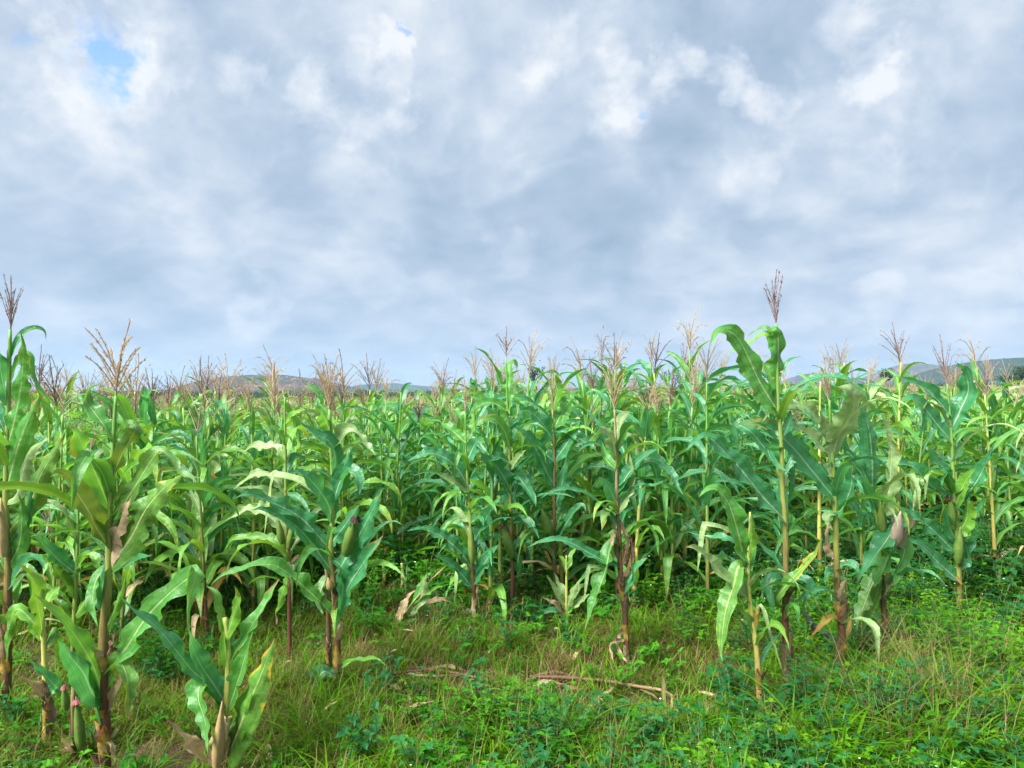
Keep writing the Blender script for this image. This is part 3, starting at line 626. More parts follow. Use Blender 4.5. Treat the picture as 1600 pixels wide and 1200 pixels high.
h = Hero('snapped maize plant with yellow hanging leaf in the weedy gap', 4.1, [(1189, 1112), (1185, 1057), (1181, 1007), (1174, 960), (1169, 900), (1171, 833), (1172, 800)], (.017, .005), 'y', seed=16, sheaths=3)
h.leaf([(1168, 870), (1160, 862), (1152, 828), (1139, 788), (1123, 767), (1107, 763), (1092, 777)], 35, 'g', .97, -.12).leaf([(1166, 935), (1131, 900), (1109, 876), (1088, 857), (1070, 855)], 24, 'p', .9, -.2)
h.leaf([(1167, 890), (1154, 885), (1147, 913), (1134, 953), (1127, 1007), (1129, 1034)], 33, 'y', .95, -.15).leaf([(1168, 912), (1176, 895), (1178, 915), (1172, 925)], 12, 'g').leaf([(1170, 870), (1174, 838), (1175, 803)], 17, 'l', .9)
h.leaf([(1178, 985), (1170, 968), (1158, 955), (1150, 948)], 14, 'y', .9, -.1).leaf([(1182, 985), (1180, 962), (1186, 945)], 12, 'o', .8, -.05).leaf([(1182, 990), (1188, 945), (1205, 996), (1225, 1056)], 8, 'p', .9, -.15).leaf([(1168, 905), (1160, 885), (1156, 872)], 16, 'g', .9, -.05)
h.leaf([(1169, 890), (1150, 850), (1130, 840), (1110, 842), (1072, 830)], 16, 't', .6, .2)

h = Hero('tallest maize plant at right, tassel high against the sky over huge arching leaf', 4.25, [(1232, 1092), (1230, 1050), (1227, 980), (1228, 900), (1227, 820), (1223, 767), (1221, 700), (1217, 640), (1215, 590), (1213, 505)], (.021, .006), 'b', seed=17, sheaths=5)
h.leaf([(1213, 645), (1189, 600), (1168, 555), (1152, 527), (1134, 516), (1118, 519), (1111, 542)], 40, 'g', .95, -.2).leaf([(1215, 595), (1216, 560), (1216, 530), (1213, 514), (1206, 513, .05), (1200, 518, .1)], 33, 'g', .95, -.08)
h.leaf([(1214, 560), (1200, 516), (1185, 515), (1168, 526)], 14, 'g', .7, .1).leaf([(1214, 570), (1200, 524), (1178, 532), (1152, 545), (1130, 555)], 13, 'l', .8, .1)
h.leaf([(1226, 818), (1211, 797), (1187, 771), (1160, 736), (1133, 707), (1107, 683), (1088, 689), (1070, 706)], 36, 't', .92, -.25).leaf([(1222, 700), (1200, 700), (1211, 726), (1236, 740)], 18, 't', .8, -.1)
h.leaf([(1219, 660), (1206, 610), (1196, 575), (1188, 560)], 26, 'g', .8, .12).leaf([(1220, 690), (1232, 665), (1236, 640)], 26, 't', .8, .1).leaf([(1222, 740), (1238, 715), (1240, 760), (1232, 790)], 22, 't', .8, .1)
h.leaf([(1228, 950), (1213, 937), (1237, 905), (1267, 873), (1286, 840)], 19, 'y', .9, -.2).leaf([(1228, 930), (1245, 905), (1262, 915), (1240, 945)], 22, 't', .9, -.1).leaf([(1228, 920), (1212, 905), (1204, 930), (1212, 960)], 24, 't', .9, -.1).leaf([(1228, 960), (1240, 950), (1246, 975)], 18, 'g')
h.leaf([(1222, 730), (1195, 700), (1170, 672), (1150, 668), (1156, 710)], 26, 't', .8, .15)
h.tassel(1213, 512, 88, 9, .32, True, .03, (-.07, 0), 1.4, 1.15)

h = Hero('maize plant with brown scaly stem and drooping tassel right of the tallest plant', 4.45, [(1318, 1072), (1316, 1045), (1315, 985), (1309, 927), (1307, 873), (1305, 787), (1303, 747), (1299, 693), (1296, 625)], (.025, .006), 'b', seed=18, sheaths=7)
h.leaf([(1303, 785), (1269, 736), (1243, 704), (1216, 678), (1184, 661), (1146, 665)], 37, 't', .92, -.25).leaf([(1299, 690), (1267, 643), (1243, 634), (1211, 640), (1190, 660)], 20, 'p', .85, -.2)
h.leaf([(1302, 725), (1285, 700), (1255, 672), (1225, 665), (1205, 672)], 22, 'p', .7, -.1)
h.leaf([(1301, 715), (1308, 690), (1323, 661), (1336, 629), (1328, 609), (1306, 604)], 42, 'p', .95, -.2).leaf([(1304, 800), (1316, 795), (1331, 755), (1326, 718)], 30, 't', .9, -.12).leaf([(1306, 885), (1325, 882), (1345, 897)], 20, 't', .8, -.1)
h.leaf([(1313, 970), (1300, 966), (1286, 976), (1263, 1001)], 14, 'o', .9, -.15).leaf([(1306, 800), (1294, 808), (1302, 830)], 16, 'p', .9, -.06).leaf([(1306, 870), (1293, 850), (1297, 815)], 16, 'd', .9, -.05).leaf([(1303, 760), (1320, 770), (1345, 800), (1360, 797)], 14, 't')
h.leaf([(1300, 700), (1290, 660), (1280, 640)], 22, 'p').leaf([(1303, 750), (1290, 735), (1283, 715)], 20, 'p').leaf([(1315, 965), (1320, 940), (1321, 920)], 16, 'b', .9, -.06).leaf([(1308, 900), (1295, 895), (1290, 915)], 14, 't')
h.leaf([(1316, 1000), (1326, 985), (1330, 960)], 12, 'o')
h.tassel(1296, 632, 80, 13, .42, False, .5, (-.15, 0), 1.6, 1.1)

h = Hero('maize plant with pale pink husked ear and torn leaves at right', 4.75, [(1384, 1026), (1382, 967), (1378, 917), (1375, 845), (1371, 813), (1363, 778), (1360, 740)], (.018, .009), 'b', seed=19, sheaths=4)
h.leaf([(1366, 778), (1363, 720), (1357, 667), (1344, 632), (1334, 622)], 36, 't', .95, -.15).leaf([(1374, 830), (1381, 803), (1389, 760), (1393, 707), (1388, 677), (1376, 643)], 27, 'p', .9, -.15)
h.leaf([(1366, 775), (1347, 733), (1323, 707)], 24, 't', .9, -.1).leaf([(1374, 840), (1408, 808), (1388, 840), (1365, 872), (1340, 910)], 40, 't', .9, -.3)
h.leaf([(1376, 850), (1412, 856), (1404, 888), (1397, 917)], 30, 'g', .9, -.15).leaf([(1376, 860), (1388, 868), (1375, 900), (1368, 917)], 30, 'g', .9, -.2).leaf([(1377, 890), (1360, 920), (1345, 960), (1338, 988)], 28, 'y', .9, -.15)
h.leaf([(1378, 900), (1368, 935), (1352, 970), (1346, 1000)], 24, 'y', .8, -.1).leaf([(1379, 915), (1390, 900), (1382, 930)], 16, 'd', .9, -.06).leaf([(1382, 990), (1371, 985), (1366, 1020)], 18, 'l')
h.leaf([(1370, 800), (1376, 780), (1384, 760)], 20, 'l', .9, -.05)
h.ear((1398, 852), (1406, 806), 12, M_husk_pale, None, -.14)
for q, ww in (([(1398, 855), (1412, 832), (1418, 812), (1408, 797)], 16), ([(1397, 850), (1398, 822), (1394, 800)], 15), ([(1399, 850), (1406, 822), (1402, 798)], 18), ([(1399, 858), (1408, 848), (1416, 826)], 12)): h.leaf(q, ww, 'k', .9, -.17, base=False, part='husk')
h.ear((1380, 835), (1376, 790), 10, M_husk, None, -.06)

h = Hero('dark leafy maize plant with spiky dark tassel at far right', 5.85, [(1498, 963), (1499, 915), (1496, 853), (1491, 787), (1489, 733), (1486, 667), (1480, 600)], (.022, .006), 'g', seed=20, sheaths=2)
h.leaf([(1486, 672), (1501, 640), (1513, 610), (1508, 580), (1495, 566)], 38, 't', .95, -.1).leaf([(1487, 690), (1461, 659), (1440, 632), (1422, 621), (1405, 632)], 25, 't', .9, -.2).leaf([(1486, 650), (1453, 613), (1429, 599), (1400, 588)], 23, 't', .8, -.15)
h.leaf([(1490, 748), (1467, 723), (1451, 696)], 17, 't', .9).leaf([(1491, 788), (1453, 757), (1429, 731), (1403, 725), (1366, 729)], 22, 't', .85, -.3).leaf([(1492, 790), (1521, 760), (1539, 728), (1553, 695)], 31, 't', .95, -.15)
h.leaf([(1492, 800), (1507, 755), (1524, 732)], 30, 'l', .95, -.15).leaf([(1496, 862), (1453, 824), (1424, 803), (1396, 788)], 22, 't', .9, -.25).leaf([(1498, 905), (1467, 880), (1440, 853), (1412, 845)], 25, 't', .9, -.2)
h.leaf([(1496, 850), (1512, 832), (1531, 797), (1540, 770)], 17, 't', .9, -.1).leaf([(1494, 840), (1510, 810), (1512, 780)], 30, 'l', .9, -.1).leaf([(1498, 890), (1512, 870), (1508, 850), (1518, 900)], 22, 't').leaf([(1488, 720), (1500, 700), (1497, 690)], 22, 't')
h.leaf([(1496, 850), (1482, 820), (1478, 790)], 20, 't').leaf([(1490, 760), (1478, 740), (1472, 760)], 18, 't').ear((1497, 880), (1500, 830), 11).ear((1490, 820), (1484, 780), 9, None, M_silk)
h.tassel(1480, 605, 84, 10, .38, True, .02, (-.12, 0), 1, 1.1)

# ---- row plants: prototypes share their leaf meshes, every plant is its own object
def gen_leaf(rng, L, th0, bend, width, kind, nseg=13, across=5, kink=False):
    """leaf in the local XZ plane: rises from the origin, arches over"""
    pts = [np.zeros(3)]; th = th0; n = nseg; side = rng.uniform(-.5, .5)
    kk = rng.uniform(.45, .7)
    for i in range(n-1):
        s = i/(n-1); th += bend/(n-1)*(0.35+1.5*s)
        if kink and abs(s-kk) < .5/(n-1): th += 1.1
        th = min(th, 3.0)
        d = np.array([math.sin(th)*math.cos(side*s), math.sin(th)*math.sin(side*s), math.cos(th)]); pts.append(pts[-1]+d*L/(n-1))
    C = np.array(pts); T = unit(np.gradient(C, axis=0)); tw0, tw1 = rng.uniform(-.3, .3), rng.uniform(-1.3, 1.3)
    Y = np.tile(np.array([0, 1., 0]), (n, 1)); Y = unit(Y-(Y*T).sum(1, keepdims=True)*T); N = np.cross(T, Y)
    a = np.linspace(tw0, tw1, n)[:, None]
    return ribbon(C, Y*np.cos(a)+N*np.sin(a), width, LM[kind], rng, rng.uniform(.2, .55), rng.uniform(.14, .34), across, 'leaf', .25 if kind in 'db' else 0)
rl = random.Random(31)
LIB = {}
for kind, num in (('g', 9), ('t', 7), ('l', 8), ('p', 5), ('y', 5), ('d', 5), ('o', 2)):
    LIB[kind] = []
    for i in range(num):
        if kind in 'do': LIB[kind].append(gen_leaf(rl, rl.uniform(.35, .6), rl.uniform(.6, 1.2), rl.uniform(1.6, 2.6), rl.uniform(.04, .065), kind, 11))
        else: LIB[kind].append(gen_leaf(rl, rl.uniform(.55, .88), rl.uniform(.3, .95), rl.uniform(1.3, 2.8), rl.uniform(.058, .088), kind, 14, 5, rl.random() < .25))
    LIB[kind+'u'] = [gen_leaf(rl, rl.uniform(.35, .5), rl.uniform(.12, .35), rl.uniform(.5, 2.2), rl.uniform(.055, .075), kind, 11) for _ in range(3)]
TAS = [tassel_mesh(rl.uniform(.30, .42), rl.randrange(6, 17), rl, M_tassel if i % 4 else M_tassel_dark, 1., rl.uniform(.2, .75), rl.uniform(.02, .6), (rl.uniform(-.2, .2), rl.uniform(-.2, .2)), 1.1) for i in range(14)]
EARS = []
for i in range(4):
    b = (.02, 0, 0); tp = (.055+rl.uniform(0, .03), 0, rl.uniform(.16, .21))
    EARS.append((ear_mesh(b, tp, rl.uniform(.022, .028), M_husk, rl), silk_mesh(tp, np.array(tp)-np.array(b), .04, M_silk, rl)))
def proto(rng):
    H = rng.uniform(1.42, 1.72)
    bendx, bendy = rng.uniform(-.08, .08), rng.uniform(-.08, .08)
    ax = lambda z: np.array([bendx*(z/H)**2, bendy*(z/H)**2, z])
    C = np.array([ax(z) for z in np.linspace(-.02, H, 20)])
    spec = [('stalk', stalk_mesh(C, rng.uniform(.013, .018), .006, SM[rng.choice('gggby')], rng, 7), (0, 0, 0), 0, 1)]
    az = rng.uniform(0, 6.28); nl = rng.randrange(13, 17)
    tone = (['gggt', 'tttg', 'llgg', 'tttl', 'ggll', 'ttgg', 'lgpy']*3)[proto.n]; proto.n += 1
    for i in range(nl):
        z = .16+(H-.34)*(i/(nl-1))**1.1; k = rng.choice(tone)
        if i < 2: k = rng.choice('dyolg')
        elif i < 5: k = rng.choice('ylpd'+tone+tone)
        key = k+('u' if i >= nl-2 else '')
        me = rng.choice(LIB[key]); p = ax(z)
        spec.append(('leaf', me, tuple(p), az+i*math.pi+rng.uniform(-.9, .9), rng.uniform(.8, 1.12)))
    spec.append(('tassel', rng.choice(TAS), tuple(ax(H-.02)), rng.uniform(0, 6.28), rng.uniform(.85, 1.2)))
    if rng.random() < .6:
        e = rng.choice(EARS); spec.append(('ear', e, tuple(ax(H*rng.uniform(.42, .55))), rng.uniform(0, 6.28), 1))
    return spec, H, tone
rp = random.Random(77); proto.n = 0
PROTO = [proto(rp) for _ in range(20)]
def plant(spec, loc, rz, sc, label, group, tilt=(0, 0), tassel=True, ts=1.):
    r = empty('maize_plant', loc); r.rotation_euler = (tilt[0], tilt[1], rz); r.scale = (sc, sc, sc)
    tag(r, label, 'maize plant', group)
    for nm, me, p, a, s in spec:
        if nm == 'tassel' and not tassel: continue
        o = obj(nm, me[0] if nm == 'ear' else me, r, p); o.rotation_euler = (0, 0, a); o.scale = (s, s, s) if nm != 'tassel' else (s*ts, s*ts, s*ts)
        if nm == 'ear': obj('silk', me[1], o)
    return r
fr_ = random.Random(44)
for hh in HEROES:
    L = hh.C[-1][2]
    if L < 1.1 or hh.name != 'maize_plant': continue
    for i in range(8):
        k = fr_.uniform(.22, .85); c0 = hh.C[int(k*(len(hh.C)-1))]
        o = obj('leaf', fr_.choice(LIB[fr_.choice('gllpg' if hh.loc.x < -.9 else 'gtlpt')]), hh.root, tuple(c0)); sc_ = fr_.uniform(.5, .95)
        o.scale = (sc_, sc_, sc_); o.rotation_euler = (0, 0, fr_.uniform(0, 6.28))
# single plants of the second row with looks of their own
for i, (px, py, sc, lab) in enumerate([
    (1036, 938, .98, 'maize plant with dry leaf skirt just right of the dead blackened stalk'),
    (1106, 955, 1.02, 'maize plant on a thin dark stem left of the weedy gap'),
    (1262, 898, .98, 'maize plant seen behind and right of the tallest plant'),
    (1566, 858, .97, 'maize plant with tan dry lower leaves near the right edge'),
    (1610, 930, 1.0, 'maize plant cut off by the right edge of the picture'),
    (920, 905, 1.0, 'maize plant behind the pale sprout left of the dead stalk'),
    (938, 880, 1.24, 'tall maize plant rising above the horizon behind the dead stalk'),
    (1018, 872, 1.22, 'tall maize plant with tassel in the sky, between the dead stalk and the gap'),
    (1092, 888, 1.24, 'tall maize plant left of the tallest one, leaves above the horizon'),
    (1352, 850, 1.2, 'tall maize plant behind the one with pink husked ear'),
    (690, 868, 1.14, 'tall maize plant behind the slender centre plant'),
    (1420, 830, 1.14, 'maize plant in the clearing left of the dark right-hand plant'),
    (655, 892, .98, 'maize plant at the edge of the dark gap left of the slender centre plant'),
    (395, 965, .96, 'maize plant close behind the low plant with dry husk'),
    (240, 935, .95, 'maize plant just right of the left foreground plant, in the second row')]):
    p = ground_at(px, py)
    plant(PROTO[(i*7+3) % 20][0], p, R.uniform(0, 6.28), sc, lab, None, (R.uniform(-.05, .05), R.uniform(-.05, .05)))
# the planted rows
def in_field(x, y):
    px = 800+x/y*F
    lim = float(np.interp(px, [0, 380, 440, 540, 570, 690, 740, 1010, 1060, 1150, 1180, 1440, 1520, 1650], [5.2, 5.2, 5.7, 5.9, 7.0, 7.0, 5.9, 5.7, 6.3, 7.6, 9.2, 9.4, 8.2, 7.4]))
    if y > lim+.25*math.sin(3*x): return 1.
    if px > 1120 and y > 6.2: return .22
    return 0.
rows = []
ang = math.radians(17); ca, sa = math.cos(ang), math.sin(ang)
rf = random.Random(5)
for i in range(-125, 150):
    for j in range(-45, 265):
        u = i*.53+rf.uniform(-.12, .12); v = j*.255+rf.uniform(-.09, .09)
        x, y = ca*u-sa*v, sa*u+ca*v
        if y < 5.1 or y > 46 or abs(x) > .70*y+1.8: continue
        if rf.random() < in_field(x, y)*.93: rows.append((y, x))
rows.sort(); side_rows = [r for r in rows if abs(r[1]) > .68*r[0]+.35]; rows = [r for r in rows if abs(r[1]) <= .68*r[0]+.35]
NIND = 262
for k, (y, x) in enumerate(rows[:NIND]):
    pi = rf.randrange(20); px_ = 800+x/y*F
    if px_ < 540 and rf.random() < .85: pi = rf.choice([q for q in range(20) if 'l' in PROTO[q][2]])
    if 540 < px_ < 1340 and rf.random() < .6: pi = rf.choice([q for q in range(20) if 't' in PROTO[q][2]])
    px = 800+x/y*F; tas = rf.random() < (.68 if px < 700 else .6)
    zone = 'at the far left' if px < 200 else 'behind the low left plant' if px < 430 else 'behind the broad-leaved plant' if px < 640 else 'behind the slender centre plant' if px < 880 else 'behind the dead stalk' if px < 1080 else 'beyond the weedy gap' if px < 1350 else 'at the far right'
    tone = {'t': 'bluish-green', 'g': 'mid-green', 'l': 'bright green', 'p': 'pale green', 'y': 'yellowing'}[PROTO[pi][2][0]]
    lab = '%s maize plant %s in the packed rows, %s' % (tone, zone, 'tasselled' if tas else 'without tassel')
    plant(PROTO[pi][0], (x, y, gz(x, y)), rf.uniform(0, 6.28), rf.uniform(.88, 1.10)*(.94+.20*smooth(600, 800, px)*(1 if rf.random() < .55 else .3)), lab, 'maize plants in the packed rows', (rf.uniform(-.07, .07), rf.uniform(-.07, .07)), tas, 1.18 if px < 640 else 1.)

# ---- scatter helper (stuff): points carry template index, turn and size
def scatter(name, temps, pts, idx, rotz, sc, tilt, label):
    tc = bpy.data.collections.new(name+'_templates')
    for i, (me) in enumerate(temps):
        tc.objects.link(bpy.data.objects.new('%s_template_%03d' % (name, i), me))
    me = bpy.data.meshes.new(name); me.vertices.add(len(pts)); me.vertices.foreach_set('co', np.asarray(pts, dtype=np.float32).ravel())
    a = me.attributes.new('tidx', 'INT', 'POINT'); a.data.foreach_set('value', np.asarray(idx, dtype=np.int32))
    rot = np.stack([tilt[:, 0], tilt[:, 1], rotz], 1).astype(np.float32)
    a = me.attributes.new('trot', 'FLOAT_VECTOR', 'POINT'); a.data.foreach_set('vector', rot.ravel())
    a = me.attributes.new('tscl', 'FLOAT', 'POINT'); a.data.foreach_set('value', np.asarray(sc, dtype=np.float32))
    o = obj(name, me); tag(o, kind='stuff'); o['label'] = label
    ng = bpy.data.node_groups.new(name+'_scatter', 'GeometryNodeTree')
    ng.interface.new_socket('Geometry', in_out='INPUT', socket_type='NodeSocketGeometry'); ng.interface.new_socket('Geometry', in_out='OUTPUT', socket_type='NodeSocketGeometry')
    N = ng.nodes; gi = N.new('NodeGroupInput'); go = N.new('NodeGroupOutput')
    ci = N.new('GeometryNodeCollectionInfo'); ci.inputs['Collection'].default_value = tc; ci.inputs['Separate Children'].default_value = True; ci.inputs['Reset Children'].default_value = True
    ip = N.new('GeometryNodeInstanceOnPoints'); ip.inputs['Pick Instance'].default_value = True
    def na(nm, typ):
        n = N.new('GeometryNodeInputNamedAttribute'); n.data_type = typ; n.inputs['Name'].default_value = nm; return n.outputs[0]
    l = ng.links.new
    l(gi.outputs[0], ip.inputs['Points']); l(ci.outputs[0], ip.inputs['Instance']); l(na('tidx', 'INT'), ip.inputs['Instance Index'])
    er = N.new('FunctionNodeEulerToRotation'); l(na('trot', 'FLOAT_VECTOR'), er.inputs[0]); l(er.outputs[0], ip.inputs['Rotation'])
    l(na('tscl', 'FLOAT'), ip.inputs['Scale']); l(ip.outputs[0], go.inputs[0])
    md = o.modifiers.new('scatter', 'NODES'); md.node_group = ng
    return o

# ---- the rest of the field
def joined_plant(rng):
    H = rng.uniform(1.30, 1.6); V, Fc, UV, FM = [], [], [], []
    mats = [LM['g'], LM['t'], LM['l'], LM['p'], LM['y'], LM['d'], SM['g'], M_tassel]; ki = {k: i for i, k in enumerate('gtlpyd')}
    def add(me, mi, rz=0, z=0, s=1):
        o = len(V); co = np.empty(len(me.vertices)*3, dtype=np.float32); me.vertices.foreach_get('co', co); co = co.reshape(-1, 3)*s
        cz, sz = math.cos(rz), math.sin(rz); V.extend(np.stack([co[:, 0]*cz-co[:, 1]*sz, co[:, 0]*sz+co[:, 1]*cz, co[:, 2]+z], 1).tolist())
        uvv = [(0, 0)]*len(me.vertices)
        if me.uv_layers:
            uvv = list(uvv)
            for lo, d in zip(me.loops, me.uv_layers[0].data): uvv[lo.vertex_index] = tuple(d.uv)
        UV.extend(uvv)
        for p in me.polygons: Fc.append(tuple(v+o for v in p.vertices)); FM.append(mi)
    add(stalk_mesh(np.array([(0, 0, z) for z in np.linspace(0, H, 7)]), .016, .007, SM['g'], rng, 5), 6)
    az = rng.uniform(0, 6.28); tone = rng.choice(['gggt', 'ttgg', 'llgg', 'lllp', 'glpy'])
    for i in range(12):
        z = .3+(H-.36)*i/11; k = rng.choice(tone) if i > 2 else rng.choice('dyl')
        add(rng.choice(LOW[k]), ki[k], az+i*math.pi+rng.uniform(-.6, .6), z, rng.uniform(.85, 1.1)*(.72 if i > 9 else 1))
    if rng.random() < .3: add(tassel_mesh(rng.uniform(.26, .36), 8, rng, M_tassel, .8, rng.uniform(.3, .55), rng.uniform(.02, .3), (rng.uniform(-.1, .1), rng.uniform(-.1, .1)), 1.7), 7, 0, H-.02)
    return mesh('maize_template', V, Fc, UV, mats, FM)
LOW = {k: [gen_leaf(rl, rl.uniform(.55, .85), rl.uniform(.3, .95), rl.uniform(1.3, 2.8), rl.uniform(.065, .092), k, 8, 3, rl.random() < .2) for _ in range(4)] for k in 'gtlpyd'}
rj = random.Random(13)
FT = [joined_plant(rj) for _ in range(12)]
pts = [(x, y, gz(x, y)) for y, x in rows[NIND:]+side_rows]
for _ in range(6500):
    y = 46*(190/46)**rf.random(); x = rf.uniform(-.72, .72)*y; pts.append((x, y, gz(x, y)))
n = len(pts)
scatter('maize_field', FT, pts, NR.integers(0, 12, n), NR.uniform(0, 6.28, n), np.array([(1.02-.14*smooth(9, 26, p[1]))*(.90+.10*smooth(560, 800, 800+p[0]/p[1]*F))*rf.uniform(.86, 1.12) for p in pts]), NR.normal(0, .05, (n, 2)), 'dense maize stretching back to the horizon behind the nearer rows')

# ------------------------------------------------------------------ grass and weeds (ground cover)
def blades(rng, n, hmin, hmax, wid, lean, spread, mat, seg=3, curl=.8):
    V, Fc = [], []
    for i in range(n):
        a = rng.uniform(0, 6.28); r = spread*math.sqrt(rng.random()); b = rng.uniform(0, 6.28); x0, y0 = r*math.cos(b), r*math.sin(b)
        L = rng.uniform(hmin, hmax); th = rng.uniform(0, lean); p = np.array([x0, y0, -.01]); wv = np.array([-math.sin(a), math.cos(a), 0])*wid/2*rng.uniform(.7, 1.3)
        o = len(V)
        for k in range(seg+1):
            ww = wv*(1-k/seg*.9); V.extend([p-ww, p+ww]); th += curl*rng.uniform(.3, 1)/seg
            p = p+np.array([math.cos(a)*math.sin(th), math.sin(a)*math.sin(th), math.cos(th)])*L/seg
        for k in range(seg): Fc.append((o+2*k, o+2*k+1, o+2*k+3, o+2*k+2))
    return mesh('grass_tuft', V, Fc, None, mat)
def weed_mesh(rng, h, ns, leafl, mat, flowers=0, spread=.5, droop=0.2):
    V, Fc, FM = [], [], []
    def quadleaf(p, a, el, L, W):
        d = np.array([math.cos(a)*math.cos(el), math.sin(a)*math.cos(el), math.sin(el)]); s = np.array([-math.sin(a), math.cos(a), 0]); up = np.cross(d, s)
        if up[2] < 0: up = -up
        o = len(V); bw = W/2
        prof = [(0, .12, 0), (.28, .92, .02), (.6, .8, .0), (1, .02, -.18)]
        for t, ww, dz in prof: V.extend([p+d*L*t-s*bw*ww+up*(ww*bw*.35)+np.array([0, 0, dz*L]), p+d*L*t+np.array([0, 0, dz*L]), p+d*L*t+s*bw*ww+up*(ww*bw*.35)+np.array([0, 0, dz*L])])
        for k in range(3):
            for q in range(2): Fc.append((o+3*k+q, o+3*k+q+1, o+3*k+q+4, o+3*k+q+3)); FM.append(0)
    for i in range(ns):
        a = rng.uniform(0, 6.28); sp = spread*rng.uniform(.2, 1.3); H = h*rng.uniform(.6, 1.1); k = max(3, int(H/.045))
        p = np.array([rng.uniform(-.02, .02), rng.uniform(-.02, .02), -.01]); d = np.array([math.cos(a)*sp, math.sin(a)*sp, 1.]); C = [p]
        for j in range(k):
            d = unit(d+np.array([rng.uniform(-.15, .15), rng.uniform(-.15, .15), 0])); p = p+d*H/k; C.append(p)
            if j >= 1:
                aa = rng.uniform(0, 6.28)
                for q in range(2 if j < k-1 else 3):
                    L = leafl*rng.uniform(.6, 1.15)*(1-.35*j/k); quadleaf(p+0, aa+q*(3.14 if j < k-1 else 2.1), rng.uniform(-droop, .55), L, L*rng.uniform(.5, .75))
        C = np.array(C); v, u, f = tube_arrays(C, np.linspace(.0028, .0014, len(C)), 3); o = len(V); V.extend(v); Fc.extend([tuple(x+o for x in q) for q in f]); FM.extend([1]*len(f))
        if flowers and rng.random() < flowers:
            q = C[-1]+np.array([0, 0, .025]); o = len(V)
            for kk in range(6): V.append(q+np.array([math.cos(kk*1.047)*.0042, math.sin(kk*1.047)*.0042, .001*(kk % 2)]))
            Fc.append(tuple(range(o, o+6))); FM.append(2)
    return mesh('weed', V, Fc, None, [mat, M_stem, M_flower], FM, smooth=False)
rg = random.Random(3)
T_fine = [blades(rg, 20, .05, .15, .0055, 1.0, .06, M_grass, 3, 1.4) for _ in range(5)]+[blades(rg, 16, .06, .16, .003, 1.2, .07, M_straw, 3, 1.0) for _ in range(3)]
T_green = [blades(rg, 15, .09, .22, .0085, .8, .05, M_grass2, 4, 1.6) for _ in range(5)]
T_tall = [blades(rg, 11, .25, .5, .0125, .7, .05, M_grass2, 6, 2.3) for _ in range(5)]+[blades(rg, 9, .3, .55, .003, .5, .05, M_straw, 5, 1.2) for _ in range(2)]
T_weed = [weed_mesh(rg, .16, 5, .042, M_weed, .03) for _ in range(4)]+[weed_mesh(rg, .13, 5, .036, M_weed3, 0, .7) for _ in range(3)]+[weed_mesh(rg, .20, 5, .05, M_weed2, .1) for _ in range(2)]+[weed_mesh(rg, .26, 4, .026, M_weed, .5) for _ in range(3)]
temps = T_fine+T_green+T_tall
# layout of the ground cover, on the ground plan
def clump(x, y, s, ph):
    return .5+.25*(math.sin(x*s+ph)+math.cos(y*s*1.13-ph*1.7))+.2*math.sin((x+y)*s*2.3+ph*3)
gp, gi_, gs = [], [], []; wp, wi_, ws = [], [], []
def bare(px, py):
    return max(math.exp(-((px-1020)/55)**2-((py-1098)/22)**2), .8*math.exp(-((px-850)/40)**2-((py-1085)/22)**2), .6*math.exp(-((px-960)/60)**2-((py-1092)/12)**2), .5*math.exp(-((px-1110)/50)**2-((py-1100)/25)**2))
rq = random.Random(21)
for _ in range(105000):
    y = math.sqrt(rq.uniform(2.3**2, 13.5**2)); x = rq.uniform(-.74, .74)*y+rq.choice((-1, 1))*1.4*rq.random()**2
    px, py = 800+x/y*F, HOR+EYE*F/y
    if rq.random() < bare(px, py)*1.1: continue
    if rq.random() > .35+1.1*clump(x*1.3, y*1.3, 3.1, 4.)*(1 if px < 1150 else 1.3): continue
    right = smooth(1020, 1200, px); deep = smooth(930, 860, py); z = gz(x, y)
    mid = math.exp(-((px-700)/260)**2)*smooth(1130, 1060, py)
    bottom = smooth(1070, 1150, py)*smooth(560, 760, px)
    fine = (.95-.75*right)*(1-.55*deep)*(1-.35*bottom)
    grn = .35+.35*right+.25*smooth(1060, 1150, py); tall = .05+.30*right*smooth(880, 980, py)*clump(x, y, 1.9, 1.)+.9*math.exp(-((px-1450)/120)**2-((py-1110)/90)**2)+.25*math.exp(-((px-900)/120)**2-((py-1180)/50)**2)+.16*smooth(1080, 1180, py)*(1-mid)
    wd = (.30+.75*right+.75*bottom+.5*deep*(1-mid*.3))*(clump(x, y, 2.6, 2.)+.15)
    wd += .9*math.exp(-((px-265)/55)**2-((py-1035)/28)**2)+1.0*smooth(985, 930, py)*smooth(830, 880, py)*(1-.7*math.exp(-((px-690)/120)**2))
    k = rq.random()*2.1
    if k < fine*.9:
        st = clump(x, y, 1.7, .4)
        gi_.append(rq.randrange(5, 8) if rq.random() < (.14+.5*mid*st+.12*smooth(900, 1000, py)*(1-right)) else rq.randrange(0, 5)); gp.append((x, y, z)); gs.append(rq.uniform(.8, 1.7)*(1-.4*deep))
    elif k < fine*.9+grn*.45: gi_.append(rq.randrange(8, 13)); gp.append((x, y, z)); gs.append(rq.uniform(.7, 1.45)*(1-.3*deep))
    elif k < fine*.9+grn*.45+tall*.35: gi_.append(rq.randrange(13, 20)); gp.append((x, y, z)); gs.append(rq.uniform(.5, 1.05))
    if rq.random() < wd*(.20+.14*right):
        q = rq.random()
        i = rq.randrange(9, 12) if q < .04 else (rq.randrange(7, 9) if q < .24 else (rq.randrange(4, 7) if q < .24+.5*right else rq.randrange(0, 4)))
        wi_.append(i); wp.append((x, y, z)); ws.append(rq.uniform(.6, 1.35)*(1+.5*smooth(985, 930, py)))
